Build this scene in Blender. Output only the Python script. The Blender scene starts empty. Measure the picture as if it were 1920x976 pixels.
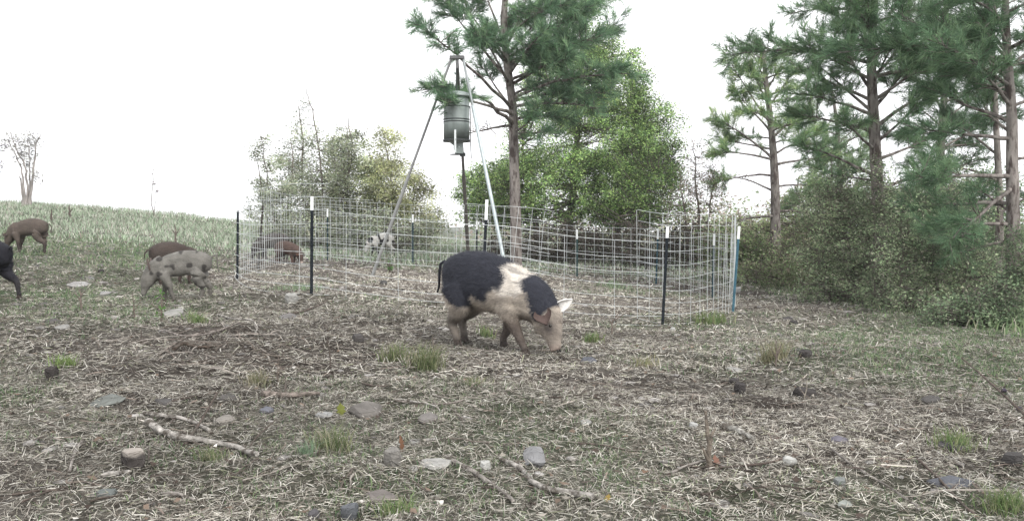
import bpy, bmesh, math, random
import numpy as np
from mathutils import Vector, Matrix
R = math.radians
rng = np.random.default_rng(7)
random.seed(7)
scene = bpy.context.scene
COL = scene.collection

# ------------------------------------------------------------------ camera
F = 1700.0
VEIL_DENSITY = 0.0009
CAMZ = 1.0
PITCH = math.atan(68 / F)
cam_d = bpy.data.cameras.new('camera')
cam = bpy.data.objects.new('camera', cam_d)
COL.objects.link(cam)
cam.location = (0, 0, CAMZ)
cam.rotation_euler = (math.pi / 2 - PITCH, 0, 0)
cam_d.sensor_width = 36
cam_d.lens = F / 1920 * 36
cam_d.clip_start = 0.05
cam_d.clip_end = 2000
scene.camera = cam

# ------------------------------------------------------------------ sky and sun (bright overcast morning)
SUN_EL, SUN_AZ = R(38), R(150)      # azimuth measured from +Y clockwise
world = bpy.data.worlds.new('World')
scene.world = world
world.use_nodes = True
wn = world.node_tree
wn.nodes.clear()
sky = wn.nodes.new('ShaderNodeTexSky')
sky.sky_type = 'NISHITA'
sky.sun_disc = False
sky.sun_elevation = SUN_EL
sky.sun_rotation = SUN_AZ
sky.air_density = 1.0
sky.dust_density = 4.0
sc_ = wn.nodes.new('ShaderNodeHueSaturation')
sc_.inputs['Saturation'].default_value = 0.12
mixc = wn.nodes.new('ShaderNodeMix')
mixc.data_type = 'RGBA'
mixc.inputs['Factor'].default_value = 0.90
mixc.inputs['B'].default_value = (10.3, 10.35, 10.6, 1)   # even cloud deck
bg = wn.nodes.new('ShaderNodeBackground')
bg.inputs['Strength'].default_value = 0.112
wo = wn.nodes.new('ShaderNodeOutputWorld')
wn.links.new(sky.outputs[0], sc_.inputs['Color'])
wn.links.new(sc_.outputs[0], mixc.inputs['A'])
wn.links.new(mixc.outputs['Result'], bg.inputs['Color'])
wn.links.new(bg.outputs[0], wo.inputs['Surface'])
sun_d = bpy.data.lights.new('sun', 'SUN')
sun_d.energy = 1.5
sun_d.angle = R(14)
sun_d.color = (1.0, 0.96, 0.9)
sun = bpy.data.objects.new('sun', sun_d)
COL.objects.link(sun)
_sd = Vector((math.sin(SUN_AZ) * math.cos(SUN_EL), math.cos(SUN_AZ) * math.cos(SUN_EL), math.sin(SUN_EL)))
sun.rotation_euler = _sd.to_track_quat('Z', 'Y').to_euler()
scene.view_settings.view_transform = 'Standard'
scene.view_settings.look = 'None'
scene.view_settings.exposure = 0.84
scene.view_settings.gamma = 1.0
scene.cycles.max_bounces = 6
scene.cycles.transparent_max_bounces = 8

# ------------------------------------------------------------------ helpers
CP, SP = math.cos(PITCH), math.sin(PITCH)


def P(px, py, d):
    """world point seen at photograph pixel (px,py) lying d metres ahead"""
    a = (px - 960) / F
    b = (488 - py) / F
    v = np.array([a, CP + b * SP, -SP + b * CP])
    v = v * (d / v[1])
    return Vector((v[0], v[1], v[2] + CAMZ))


def hash2(ix, iy, seed):
    n = (ix.astype(np.int64) * 374761393 + iy.astype(np.int64) * 668265263 + seed * 1442695041) & 0x7fffffff
    n = ((n ^ (n >> 13)) * 1274126177) & 0x7fffffff
    n = n ^ (n >> 16)
    return (n & 0xffff) / 65535.0


def vnoise(x, y, seed=0):
    x = np.asarray(x, float); y = np.asarray(y, float)
    ix = np.floor(x); iy = np.floor(y)
    fx = x - ix; fy = y - iy
    fx = fx * fx * (3 - 2 * fx); fy = fy * fy * (3 - 2 * fy)
    a = hash2(ix, iy, seed); b = hash2(ix + 1, iy, seed)
    c = hash2(ix, iy + 1, seed); d = hash2(ix + 1, iy + 1, seed)
    return (a * (1 - fx) + b * fx) * (1 - fy) + (c * (1 - fx) + d * fx) * fy


def fbm(x, y, seed=0, o=3):
    s = 0; a = 1; t = 0
    for i in range(o):
        s = s + a * vnoise(x * 2 ** i, y * 2 ** i, seed + i * 17); t += a; a *= 0.5
    return s / t


# terrain: thin plate spline through points read off the photograph
_ctl = [(-3, 0, .0), (0, 0, .0), (3, 0, .0), (-2.5, 3, .0), (0, 3, 0), (2.5, 3, -.02), (-3, 5, .06), (3, 5.5, -.06), (-.1, 6.9, .04)]
_pix = [(584, 553, 10.2), (820, 573, 10.0), (1242, 613, 10.6), (1376, 583, 12.0), (1338, 556, 15.5), (1232, 530, 18), (774, 499, 19), (614, 489, 20),
        (445, 528, 13.2), (488, 508, 15.6), (340, 563, 10), (320, 512, 12.8), (50, 474, 14), (15, 553, 10), (697, 512, 15.2),
        (0, 381, 36), (130, 389, 36), (300, 404, 36), (440, 411, 38), (600, 432, 38), (-300, 370, 36), (-200, 520, 10),
        (700, 458, 32), (1000, 472, 30), (1200, 480, 28), (1455, 505, 24), (1650, 575, 14), (1895, 612, 11), (1900, 650, 8.2),
        (1600, 480, 30), (1900, 485, 32), (2300, 560, 16)]
for q in _pix:
    p = P(*q); _ctl.append((p.x, p.y, p.z))
_ctl = np.array(_ctl)


def _U(r2):
    return np.where(r2 > 1e-9, r2 * np.log(np.maximum(r2, 1e-9)), 0) * 0.5


def _fit():
    n = len(_ctl)
    X = _ctl[:, :2]
    K = _U(((X[:, None] - X[None]) ** 2).sum(-1)) + np.eye(n) * 1.5
    Pm = np.c_[np.ones(n), X]
    A = np.zeros((n + 3, n + 3)); A[:n, :n] = K; A[:n, n:] = Pm; A[n:, :n] = Pm.T
    return np.linalg.solve(A, np.r_[_ctl[:, 2], 0, 0, 0])


_w = _fit()


def ground_smooth(x, y):
    x = np.asarray(x, float); y = np.asarray(y, float)
    cx = np.clip(x, -26, 17); cy = np.clip(y, -1, 37)
    out = np.full(cx.shape, _w[-3]) + _w[-2] * cx + _w[-1] * cy
    for i in range(len(_ctl)):
        out = out + _w[i] * _U((cx - _ctl[i, 0]) ** 2 + (cy - _ctl[i, 1]) ** 2)
    ex = np.abs(x - cx); ey = np.maximum(y - 37, 0)
    return out - 0.02 * ex - 0.045 * np.minimum(ey, 60) - 0.0 * ey


_dr = np.random.default_rng(5)
_DENT = [(-2.5, 7.2, .17, .07), (-2.2, 7.4, .12, .05), (-2.1, 5.6, .1, .035), (.6, 5.9, .12, .04), (2.3, 7.8, .12, .045), (1.5, 5.0, .1, .04)]
_DENT += [(_dr.uniform(-.5, .5) * d, d, _dr.uniform(.05, .12), _dr.uniform(.02, .045)) for d in _dr.uniform(3, 11, 34)]


def H(x, y):
    x = np.asarray(x, float); y = np.asarray(y, float)
    g = ground_smooth(x, y)
    near = np.clip(1.4 - np.hypot(x, y) / 40, 0.15, 1)
    for hx_, hy_, hr_, hd_ in _DENT:
        g = g - hd_ * np.exp(-(((x - hx_) ** 2 + ((y - hy_) * 1.2) ** 2) / hr_ ** 2)) + hd_ * .5 * np.exp(-(((x - hx_) ** 2 + (y - hy_ - hr_ * 1.3) ** 2) / hr_ ** 2))
    g = g + near * (0.10 * (fbm(x * .8, y * .8, 3) - .5) + 0.065 * (fbm(x * 3, y * 3, 5) - .5) + 0.022 * (fbm(x * 11, y * 11, 9, 2) - .5))
    return g


def Hs(x, y):
    return float(H(np.array([x]), np.array([y]))[0])


_gd = np.concatenate([np.arange(2, 12, .02), np.arange(12, 60, .1)])


def G(px, py):
    """ground point seen at a photograph pixel"""
    a = (px - 960) / F; b = (488 - py) / F
    vx, vy, vz = a, CP + b * SP, -SP + b * CP
    d = _gd
    X = vx * d / vy; Z = CAMZ + vz * d / vy
    h = H(X, d)
    k = np.nonzero(Z <= h)[0]
    i = k[0] if len(k) else len(d) - 1
    return Vector((X[i], d[i], h[i]))


def on(px, d):
    x = (px - 960) / F * d
    return Vector((x, d, Hs(x, d)))


def tag(o, label=None, cat=None, group=None, kind=None):
    if label: o['label'] = label
    if cat: o['category'] = cat
    if group: o['group'] = group
    if kind: o['kind'] = kind
    return o


def empty(name, loc=(0, 0, 0), rz=0, label=None, cat=None, group=None):
    o = bpy.data.objects.new(name, None)
    o.empty_display_size = 0.1
    o.location = loc; o.rotation_euler = (0, 0, rz)
    COL.objects.link(o)
    return tag(o, label, cat, group)


class MB:
    def __init__(s):
        s.v = []; s.f = []; s.c = []; s.n = 0

    def add(s, v, f, c=None):
        v = np.asarray(v, float); f = np.asarray(f, np.int64)
        if len(v) == 0: return
        s.v.append(v); s.f.append(f + s.n); s.n += len(v)
        if c is None: c = (1, 1, 1)
        c = np.asarray(c, float)
        if c.ndim == 1: c = np.tile(c, (len(v), 1))
        s.c.append(c)

    def tube(s, pts, rad, sides=6, c=None, cap=True, jit=0):
        pts = np.array([tuple(p) for p in pts], float)
        n = len(pts)
        rad = np.full(n, rad) if np.isscalar(rad) else np.asarray(rad, float)
        t = np.gradient(pts, axis=0)
        t /= np.linalg.norm(t, axis=1)[:, None] + 1e-12
        ref = np.array([0, 0, 1.0]) if abs(t[0][2]) < .9 else np.array([1.0, 0, 0])
        u = np.cross(t, ref); u /= np.linalg.norm(u, axis=1)[:, None] + 1e-12
        w = np.cross(t, u)
        a = np.linspace(0, 2 * math.pi, sides, endpoint=False)
        rr = rad[:, None] * (1 + jit * (rng.random((n, sides)) - .5))
        V = pts[:, None] + (u[:, None] * np.cos(a)[None, :, None] + w[:, None] * np.sin(a)[None, :, None]) * rr[..., None]
        V = V.reshape(-1, 3)
        i = np.arange(n - 1)[:, None] * sides; j = np.arange(sides)[None]; k = (j + 1) % sides
        Fq = np.stack([i + j, i + k, i + sides + k, i + sides + j], -1).reshape(-1, 4)
        s.add(V, Fq, c)
        if cap:
            for e, o in ((0, 0), (n - 1, (n - 1) * sides)):
                vv = np.vstack([V[o:o + sides], pts[e]])
                ff = [(q, (q + 1) % sides, sides) for q in range(sides)]
                if e == 0: ff = [f[::-1] for f in ff]
                s.add(vv, ff, c if c is None or np.ndim(c) == 1 else c[:sides + 1])

    def box(s, cen, size, rot=None, c=None):
        v = np.array([(x, y, z) for x in (-.5, .5) for y in (-.5, .5) for z in (-.5, .5)]) * np.array(size)
        if rot is not None: v = v @ np.array(rot).T
        v = v + np.array(cen)
        s.add(v, [(0, 1, 3, 2), (4, 6, 7, 5), (0, 4, 5, 1), (2, 3, 7, 6), (0, 2, 6, 4), (1, 5, 7, 3)], c)

    def mesh(s, name, smooth=False):
        me = bpy.data.meshes.new(name)
        if not s.v: return me
        V = np.vstack(s.v); C = np.vstack(s.c)
        me.vertices.add(len(V)); me.vertices.foreach_set('co', V.astype(np.float32).ravel())
        li = np.concatenate([f.ravel() for f in s.f])
        tot = np.concatenate([np.full(len(f), f.shape[1]) for f in s.f])
        st = np.r_[0, np.cumsum(tot)[:-1]]
        me.loops.add(len(li)); me.loops.foreach_set('vertex_index', li.astype(np.int32))
        me.polygons.add(len(tot)); me.polygons.foreach_set('loop_start', st.astype(np.int32))
        me.polygons.foreach_set('loop_total', tot.astype(np.int32))
        me.polygons.foreach_set('use_smooth', np.full(len(tot), smooth))
        at = me.color_attributes.new('Col', 'FLOAT_COLOR', 'POINT')
        at.data.foreach_set('color', np.c_[C, np.ones(len(C))].astype(np.float32).ravel())
        me.update(calc_edges=True)
        me.validate()
        return me

    def build(s, name, mat, parent=None, smooth=False, loc=None, kind=None):
        me = s.mesh(name, smooth)
        o = bpy.data.objects.new(name, me)
        if mat: me.materials.append(mat)
        COL.objects.link(o)
        if parent: o.parent = parent
        if loc is not None: o.location = loc
        if kind: o['kind'] = kind
        return o


def shift(mb, off):
    off = np.array(off)
    mb.v = [v - off for v in mb.v]


# ------------------------------------------------------------------ materials
def mat(name, base=(.5, .5, .5), rough=.8, use_col=True, noise=0.25, nscale=8, bump=.0, bscale=30, transl=0, stretch=None, metal=0, spec=0.06, dark=None, dscale=3):
    m = bpy.data.materials.new(name); m.use_nodes = True
    nt = m.node_tree; N = nt.nodes; L = nt.links
    b = N['Principled BSDF']
    b.inputs['Roughness'].default_value = rough
    b.inputs['Metallic'].default_value = metal
    b.inputs['Specular IOR Level'].default_value = spec
    tc = N.new('ShaderNodeTexCoord'); mp = N.new('ShaderNodeMapping')
    L.new(tc.outputs['Object'], mp.inputs[0])
    if stretch: mp.inputs['Scale'].default_value = stretch
    nz = N.new('ShaderNodeTexNoise'); nz.inputs['Scale'].default_value = nscale; nz.inputs['Detail'].default_value = 5
    L.new(mp.outputs[0], nz.inputs['Vector'])
    mr = N.new('ShaderNodeMapRange'); mr.inputs['From Min'].default_value = .3; mr.inputs['From Max'].default_value = .7
    mr.inputs['To Min'].default_value = 1 - noise; mr.inputs['To Max'].default_value = 1 + noise
    L.new(nz.outputs[0], mr.inputs['Value'])
    mul = N.new('ShaderNodeMix'); mul.data_type = 'RGBA'; mul.blend_type = 'MULTIPLY'; mul.inputs['Factor'].default_value = 1
    if use_col:
        at = N.new('ShaderNodeAttribute'); at.attribute_name = 'Col'
        mu0 = N.new('ShaderNodeMix'); mu0.data_type = 'RGBA'; mu0.blend_type = 'MULTIPLY'; mu0.inputs['Factor'].default_value = 1
        mu0.inputs['A'].default_value = (*base, 1); L.new(at.outputs['Color'], mu0.inputs['B'])
        L.new(mu0.outputs['Result'], mul.inputs['A'])
    else:
        mul.inputs['A'].default_value = (*base, 1)
    L.new(mr.outputs[0], mul.inputs['B'])
    out = mul.outputs['Result']
    if dark:
        n2 = N.new('ShaderNodeTexNoise'); n2.inputs['Scale'].default_value = dscale; n2.inputs['Detail'].default_value = 6; n2.inputs['Roughness'].default_value = .65
        L.new(mp.outputs[0], n2.inputs['Vector'])
        rp = N.new('ShaderNodeMapRange'); rp.inputs['From Min'].default_value = .48; rp.inputs['From Max'].default_value = .6
        L.new(n2.outputs[0], rp.inputs['Value'])
        mx = N.new('ShaderNodeMix'); mx.data_type = 'RGBA'; mx.inputs['B'].default_value = (*dark, 1)
        L.new(rp.outputs[0], mx.inputs['Factor']); L.new(out, mx.inputs['A']); out = mx.outputs['Result']
    L.new(out, b.inputs['Base Color'])
    if bump:
        nb = N.new('ShaderNodeTexNoise'); nb.inputs['Scale'].default_value = bscale; nb.inputs['Detail'].default_value = 6; nb.inputs['Roughness'].default_value = .7
        L.new(mp.outputs[0], nb.inputs['Vector'])
        bp = N.new('ShaderNodeBump'); bp.inputs['Strength'].default_value = bump; bp.inputs['Distance'].default_value = .02
        L.new(nb.outputs[0], bp.inputs['Height']); L.new(bp.outputs[0], b.inputs['Normal'])
    if transl:
        tr = N.new('ShaderNodeBsdfTranslucent'); L.new(out, tr.inputs['Color'])
        ms = N.new('ShaderNodeMixShader'); ms.inputs[0].default_value = transl
        L.new(b.outputs[0], ms.inputs[1]); L.new(tr.outputs[0], ms.inputs[2])
        L.new(ms.outputs[0], N['Material Output'].inputs['Surface'])
    return m


M = {}
M['soil'] = mat('soil', (1, 1, 1), .95, True, .35, 25, .9, 60)
M['straw'] = mat('straw', (1, 1, 1), .85, True, .12, 40, 0, transl=.12)
M['grass'] = mat('grass', (1, 1, 1), .7, True, .15, 5, 0, transl=.35)
M['leaf'] = mat('leaf', (1, 1, 1), .6, True, .2, 1.5, 0, transl=.5)
M['needle'] = mat('needle', (1, 1, 1), .5, True, .2, 1.5, 0, transl=.35)
M['pine_bark'] = mat('pine_bark', (.215, .195, .18), .9, True, .45, 9, 1.0, 14, stretch=(1, 1, .3), dark=(.075, .06, .055), dscale=13)
M['bark'] = mat('bark', (.16, .14, .125), .9, True, .35, 12, .8, 20, stretch=(1, 1, .3))
M['pale_bark'] = mat('pale_bark', (.27, .25, .235), .9, True, .3, 12, .5, 20, stretch=(1, 1, .3))
M['stone'] = mat('stone', (1, 1, 1), .9, True, .22, 9, .5, 25, dark=None)
M['dead_wood'] = mat('dead_wood', (1, 1, 1), .85, True, .35, 22, .8, 60, dark=(.10, .088, .075), dscale=17)
M['twig'] = mat('twig', (1, 1, 1), .85, True, .3, 20, .3, 60)
M['galv'] = mat('galvanised_wire', (.58, .61, .61), .45, True, .12, 20, 0, metal=.35, spec=.5)
M['post'] = mat('post_paint', (1, 1, 1), .6, True, .25, 25, .1, 60)
M['white'] = mat('white_paint', (.72, .74, .74), .5, False, .06, 30)
M['tripod'] = mat('tripod_pipe', (1, 1, 1), .45, True, .15, 12, 0, metal=.3, spec=.5)
M['drum'] = mat('drum_paint', (.21, .245, .235), .4, True, .25, 7, .12, 20, spec=.5, stretch=(1, 1, .35))
M['drum_dark'] = mat('drum_dark', (.05, .055, .055), .5, True, .1, 5)
M['pig'] = mat('pig_hide', (1, 1, 1), .75, True, .16, 28, .55, 75, stretch=(.35, 1, 1), spec=.12)
M['bristle'] = mat('bristle', (1, 1, 1), .6, True, .1, 10, spec=.12)
M['hoof'] = mat('hoof', (.06, .05, .045), .6, False, .3, 30)
M['eye'] = mat('eye', (.01, .008, .006), .1, False, 0, spec=.6)

# ------------------------------------------------------------------ ground


def axis(a, b, dense0, dense1, step, grow):
    xs = list(np.arange(dense0, dense1, step)); s = step; x = dense1
    while x < b: xs.append(x); s *= grow; x += s
    xs.append(b); s = step; x = dense0 - step
    while x > a: xs.insert(0, x); s *= grow; x -= s
    xs.insert(0, a)
    return np.array(xs)


def worn(x, y):
    """0..1: how green the ground cover is"""
    n = fbm(x * .45 + 3, y * .45, 21, 4)
    g = (n - .47) * 2.6
    left = np.clip((-x - .28 * y - .2) / 2.0, 0, 1)
    right = np.clip((x - .25 * y - .2) / 1.8, 0, 1)
    g = g + .7 * left + .95 * right - .25 * np.exp(-((x - .3) ** 2 + (y - 6.2) ** 2) / 6)
    far = np.clip((y - 24) / 6, 0, 1)
    return np.clip(g * (1 - far) + far * 1.0, 0, 1)


xs = axis(-420, 420, -5.5, 5.5, .045, 1.07)
ys = axis(-30, 600, 1.6, 11.5, .045, 1.035)
X, Y = np.meshgrid(xs, ys)
Z = H(X, Y)
gr = worn(X, Y)
n1 = fbm(X * 2.2, Y * 2.2, 41); n2 = fbm(X * 9, Y * 9, 43, 2)
soil = np.array([.045, .038, .033]); litter = np.array([.13, .118, .105]); green = np.array([.09, .12, .07])
k = np.clip((n1 - .35) * 2 + (n2 - .5) * 1.2, 0, 1)
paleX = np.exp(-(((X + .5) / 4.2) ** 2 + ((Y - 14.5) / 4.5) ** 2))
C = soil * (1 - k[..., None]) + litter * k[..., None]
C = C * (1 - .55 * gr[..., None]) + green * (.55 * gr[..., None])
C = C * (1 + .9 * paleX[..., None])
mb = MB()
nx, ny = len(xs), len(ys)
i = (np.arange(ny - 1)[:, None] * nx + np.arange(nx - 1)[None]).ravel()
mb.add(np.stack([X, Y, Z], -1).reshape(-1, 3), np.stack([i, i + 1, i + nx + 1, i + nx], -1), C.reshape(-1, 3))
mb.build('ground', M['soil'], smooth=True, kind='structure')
print('ground', nx * ny)

# ------------------------------------------------------------------ ground cover


def wedge(n, d0, d1, power=1.0, margin=.14):
    """random ground points inside the seen wedge; power<1 crowds them towards the camera"""
    u = rng.random(n)
    d = (d0 ** (2 * power) + u * (d1 ** (2 * power) - d0 ** (2 * power))) ** (1 / (2 * power))
    x = (rng.random(n) * 2 - 1) * (.565 + margin) * d
    return x, d


def ribbons(mbx, x, y, L, W, lift, col, arch=.15, tilt=.12, z=None):
    """flat curved ribbons lying about: 2 quads each"""
    n = len(x)
    a = rng.random(n) * 2 * math.pi
    bend = (rng.random(n) - .5) * 1.4
    t = (rng.random(n) - .5) * 2 * tilt * (1 + 3.2 * (rng.random(n) > .72))
    dx, dy = np.cos(a), np.sin(a)
    z0 = (H(x, y) if z is None else z) + lift
    pts = []
    for s in (-.5, 0, .5):
        off = (s * s * 4 - .5) * bend * .12
        px_ = x + L * (dx * s - dy * off); py_ = y + L * (dy * s + dx * off)
        pz = z0 + L * (t * s * 2 + arch * (.25 - s * s) * (rng.random(n)))
        pts.append(np.stack([px_, py_, pz], -1))
    roll = (rng.random(n) - .5) * 1.6
    side = np.stack([-dy * np.cos(roll), dx * np.cos(roll), np.sin(roll)], -1)
    V = np.empty((n, 6, 3))
    for q, (p, ww) in enumerate(zip(pts, (.75, 1, .35))):
        V[:, 2 * q] = p - side * (W * ww * .5)[:, None]
        V[:, 2 * q + 1] = p + side * (W * ww * .5)[:, None]
    b = np.arange(n)[:, None] * 6
    Fq = np.concatenate([b + np.array([0, 1, 3, 2]), b + np.array([2, 3, 5, 4])])
    mbx.add(V.reshape(-1, 3), Fq, np.repeat(col, 6, 0))


def pick(n, cols, p=None, var=.25):
    cols = np.array(cols)
    k = rng.choice(len(cols), n, p=p)
    return cols[k] * (1 + (rng.random((n, 1)) - .5) * 2 * var)


STRAW = [(.35, .335, .30), (.25, .232, .205), (.14, .122, .106), (.50, .485, .45), (.05, .043, .038), (.24, .25, .175)]
SP_ = [.24, .22, .20, .10, .20, .04]
mb = MB()
for (n, d0, d1, l, w) in ((205000, 2.3, 5.5, .044, .0025), (150000, 5.5, 9.5, .062, .0044), (105000, 9.5, 16, .08, .0068), (45000, 16, 26, .11, .012)):
    x, y = wedge(n, d0, d1)
    keep = (rng.random(n) < .45 + .8 * fbm(x * 1.6, y * 1.6, 77)) & (rng.random(n) > .35 * worn(x, y))
    x, y = x[keep], y[keep]; n = len(x)
    L = l * (.35 + 1.3 * rng.random(n) ** 1.5); W = w * (.6 + .8 * rng.random(n))
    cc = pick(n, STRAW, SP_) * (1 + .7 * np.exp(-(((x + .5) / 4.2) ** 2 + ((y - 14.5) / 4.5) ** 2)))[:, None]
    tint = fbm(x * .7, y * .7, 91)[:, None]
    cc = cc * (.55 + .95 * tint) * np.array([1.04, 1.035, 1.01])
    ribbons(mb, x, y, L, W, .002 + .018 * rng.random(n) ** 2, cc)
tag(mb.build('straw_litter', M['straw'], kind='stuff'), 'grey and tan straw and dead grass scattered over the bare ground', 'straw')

# coarser twigs and stems
mb = MB()
x, y = wedge(3400, 2.3, 15, .75)
n = len(x)
ribbons(mb, x, y, .07 + .2 * rng.random(n) ** 2.5, .0035 + .0045 * rng.random(n), .012 + .01 * rng.random(n),
        pick(n, [(.28, .25, .22), (.16, .13, .11), (.07, .057, .05), (.42, .39, .35)], [.25, .35, .32, .08]), tilt=.06)
tag(mb.build('twig_litter', M['twig'], kind='stuff'), 'thin broken twigs and stems strewn among the straw', 'twigs')

mb = MB()
for q in range(150):
    g_ = G(*((rng.normal(410, 85), rng.normal(645, 26)) if q < 95 else (rng.uniform(60, 1880), rng.uniform(620, 960))))
    a_ = rng.random() * 6.28; L_ = .12 + .45 * rng.random() ** 2; n_ = 6
    t_ = np.linspace(-.5, .5, n_)
    bx_ = np.cumsum(rng.normal(0, .03 * L_, (n_, 3)), 0)
    pp = np.stack([g_.x + math.cos(a_) * L_ * t_, g_.y + math.sin(a_) * L_ * t_, np.zeros(n_)], -1) + bx_
    pp[:, 2] = H(pp[:, 0], pp[:, 1]) + .012 + (.05 * rng.random() * (1 - 4 * t_ ** 2) if q < 95 else .004)
    mb.tube(pp, np.linspace(.0035 + .003 * rng.random(), .0015, n_), 5, pick(1, [(.13, .11, .095), (.07, .058, .05), (.26, .235, .21)])[0])
tag(mb.build('brush_twigs', M['twig'], kind='stuff'), 'loose crooked dark twigs, thickest round the hollow left of centre', 'twigs')

# dead leaves and chips
mb = MB()
x, y = wedge(9500, 2.3, 18, .8)
n = len(x)
a = rng.random(n) * 6.28; L = .007 + .016 * rng.random(n) ** 2
z0 = H(x, y) + .008 + .012 * rng.random(n)
c4 = []
for q, (u, v) in enumerate(((1, 0), (0, .62), (-1, 0), (0, -.62))):
    c4.append(np.stack([x + L * (.6 + .8 * rng.random(n)) * (u * np.cos(a) - v * np.sin(a)), y + L * (u * np.sin(a) + v * np.cos(a)), z0 + L * (rng.random(n) - .3) * 1.0], -1))
V = np.stack(c4, 1).reshape(-1, 3)
b = np.arange(n)[:, None] * 4
col = pick(n, [(.15, .115, .09), (.26, .24, .21), (.5, .48, .45), (.07, .055, .047), (.22, .15, .11)], [.3, .36, .05, .27, .02])
mb.add(V, np.concatenate([b + np.array([0, 1, 2]), b + np.array([0, 2, 3])]), np.repeat(col, 4, 0))
tag(mb.build('leaf_litter', M['straw'], kind='stuff'), 'small curled dead leaves and pale chips on the soil', 'dead leaves')

# rubble
ico = bmesh.new(); bmesh.ops.create_icosphere(ico, subdivisions=1, radius=1)
IV = np.array([v.co[:] for v in ico.verts]); IF = np.array([[v.index for v in f.verts] for f in ico.faces]); ico.free()
mb = MB()
x, y = wedge(3600, 2.4, 24, .8)
for xx, yy in zip(x, y):
    s = (.005 + .02 * rng.random() ** 3) * (1 + yy * .07)
    V = IV * (1 + (rng.random((12, 1)) - .5) * .5) * np.array([s * (.7 + rng.random()), s * (.7 + rng.random()), s * (.25 + .35 * rng.random())])
    a = rng.random() * 6.28
    V = V @ np.array([[math.cos(a), math.sin(a), 0], [-math.sin(a), math.cos(a), 0], [0, 0, 1]])
    g = .13 + .2 * rng.random()
    mb.add(V + np.array([xx, yy, 0]), IF, np.array([g, g * .95, g * .9]))
hh = H(x, y)
for q in range(len(mb.v)): mb.v[q][:, 2] += hh[q] + .003
tag(mb.build('stone_rubble', M['stone'], kind='stuff'), 'small stone chips and gravel bedded in the ground', 'rubble')


def blades(mbx, x, y, Hh, W, col, lean=.5, z=None):
    """upright grass blades: quad + triangle"""
    n = len(x)
    a = rng.random(n) * 6.28; ln = lean * (.3 + rng.random(n)); b_ = rng.random(n) * 6.28
    z0 = H(x, y) - .005 if z is None else z
    dx, dy = np.cos(a), np.sin(a)
    sx, sy = np.cos(b_) * W * .5, np.sin(b_) * W * .5
    V = np.empty((n, 5, 3))
    V[:, 0] = np.stack([x - sx, y - sy, z0], -1); V[:, 1] = np.stack([x + sx, y + sy, z0], -1)
    mx, my, mz = x + dx * ln * Hh * .3, y + dy * ln * Hh * .3, z0 + Hh * .6
    V[:, 2] = np.stack([mx + sx * .8, my + sy * .8, mz], -1); V[:, 3] = np.stack([mx - sx * .8, my - sy * .8, mz], -1)
    V[:, 4] = np.stack([x + dx * ln * Hh, y + dy * ln * Hh, z0 + Hh * (1 - .25 * ln)], -1)
    b = np.arange(n)[:, None] * 5
    c = np.repeat(col, 5, 0)
    mbx.add(V.reshape(-1, 3), b + np.array([0, 1, 2, 3]), c)
    mbx.f.append(b + np.array([3, 2, 4]) + (mbx.n - 5 * n))


GREEN = [(.14, .215, .11), (.20, .26, .14), (.09, .15, .08), (.30, .30, .22), (.36, .34, .28)]
mb = MB()
for (n, d0, d1, h, w) in ((110000, 2.3, 6, .032, .0036), (130000, 6, 12, .042, .006), (110000, 12, 24, .065, .011)):
    x, y = wedge(n, d0, d1, 1, .1)
    keep = rng.random(n) < (worn(x, y) ** 1.3) * (.12 + .85 * (fbm(x * 5, y * 5, 55, 2) > .52))
    x, y = x[keep], y[keep]; n = len(x)
    blades(mb, x, y, h * (.4 + 1.1 * rng.random(n)), w * (.7 + .6 * rng.random(n)), pick(n, GREEN, [.3, .26, .22, .12, .1]), 1.0)
tag(mb.build('short_grass', M['grass'], kind='stuff'), 'short patchy green and dry grass growing through the litter', 'grass')

# tall weeds along the ridge on the left and meadow behind the pen
mb = MB()
n = 95000
x = -26 + rng.random(n) * 40; y = 16 + rng.random(n) ** 1.0 * 23
ridge = (-x - 1.5) * .9 + (y - 22)
keep = (rng.random(n) < np.clip((y - 17.5 + (x + 4) * .12) / 6, .03, 1) * (.35 + 1.1 * fbm(x * 1.1, y * .8, 66, 2))) & (np.abs(x) < .62 * y) & (x < 3 + rng.random(n) * 12)
x, y = x[keep], y[keep]; n = len(x)
hn = fbm(x * .5, y * .5, 12)
blades(mb, x, y, (.08 + .40 * hn ** 1.5 * rng.random(n)) * np.clip((y - 16) / 8, .4, 1), .012 + .018 * rng.random(n),
       pick(n, [(.29, .37, .25), (.38, .45, .34), (.52, .52, .45), (.17, .22, .15), (.24, .2, .18)], [.27, .26, .25, .12, .1]) * (.75 + .5 * fbm(x * 1.5, y * 1.5, 31))[:, None], .9)
tag(mb.build('meadow_grass', M['grass'], kind='stuff'), 'pale green tall weeds and grass along the far ridge', 'grass')


n = 42000
x = 2 + rng.random(n) * 14; y = 7.5 + rng.random(n) ** .8 * 22
edge = 4.75 + .5 * (fbm(y * .7, y * 0, 8) - .5) * 2 + .05 * np.maximum(12 - y, 0)
keep = (rng.random(n) < np.clip((x - edge + .35) / 1.1, 0, 1)) & (x < .64 * y)
x, y = x[keep], y[keep]; n = len(x); hn = fbm(x * 1.3, y * 1.3, 19)
dep_ = np.clip((x - 4.6) / 1.5, .25, 1)
mb = MB()
blades(mb, x, y, (.07 + .85 * hn ** 1.6 * rng.random(n)) * dep_, .007 + .012 * rng.random(n), pick(n, [(.22, .30, .15), (.15, .22, .11), (.33, .34, .22), (.42, .41, .32), (.10, .15, .08)], [.3, .27, .18, .1, .15]), 1.0)
tag(mb.build('verge_grass', M['grass'], kind='stuff'), 'rough mixed grass and weeds along the foot of the trees', 'grass')


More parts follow.
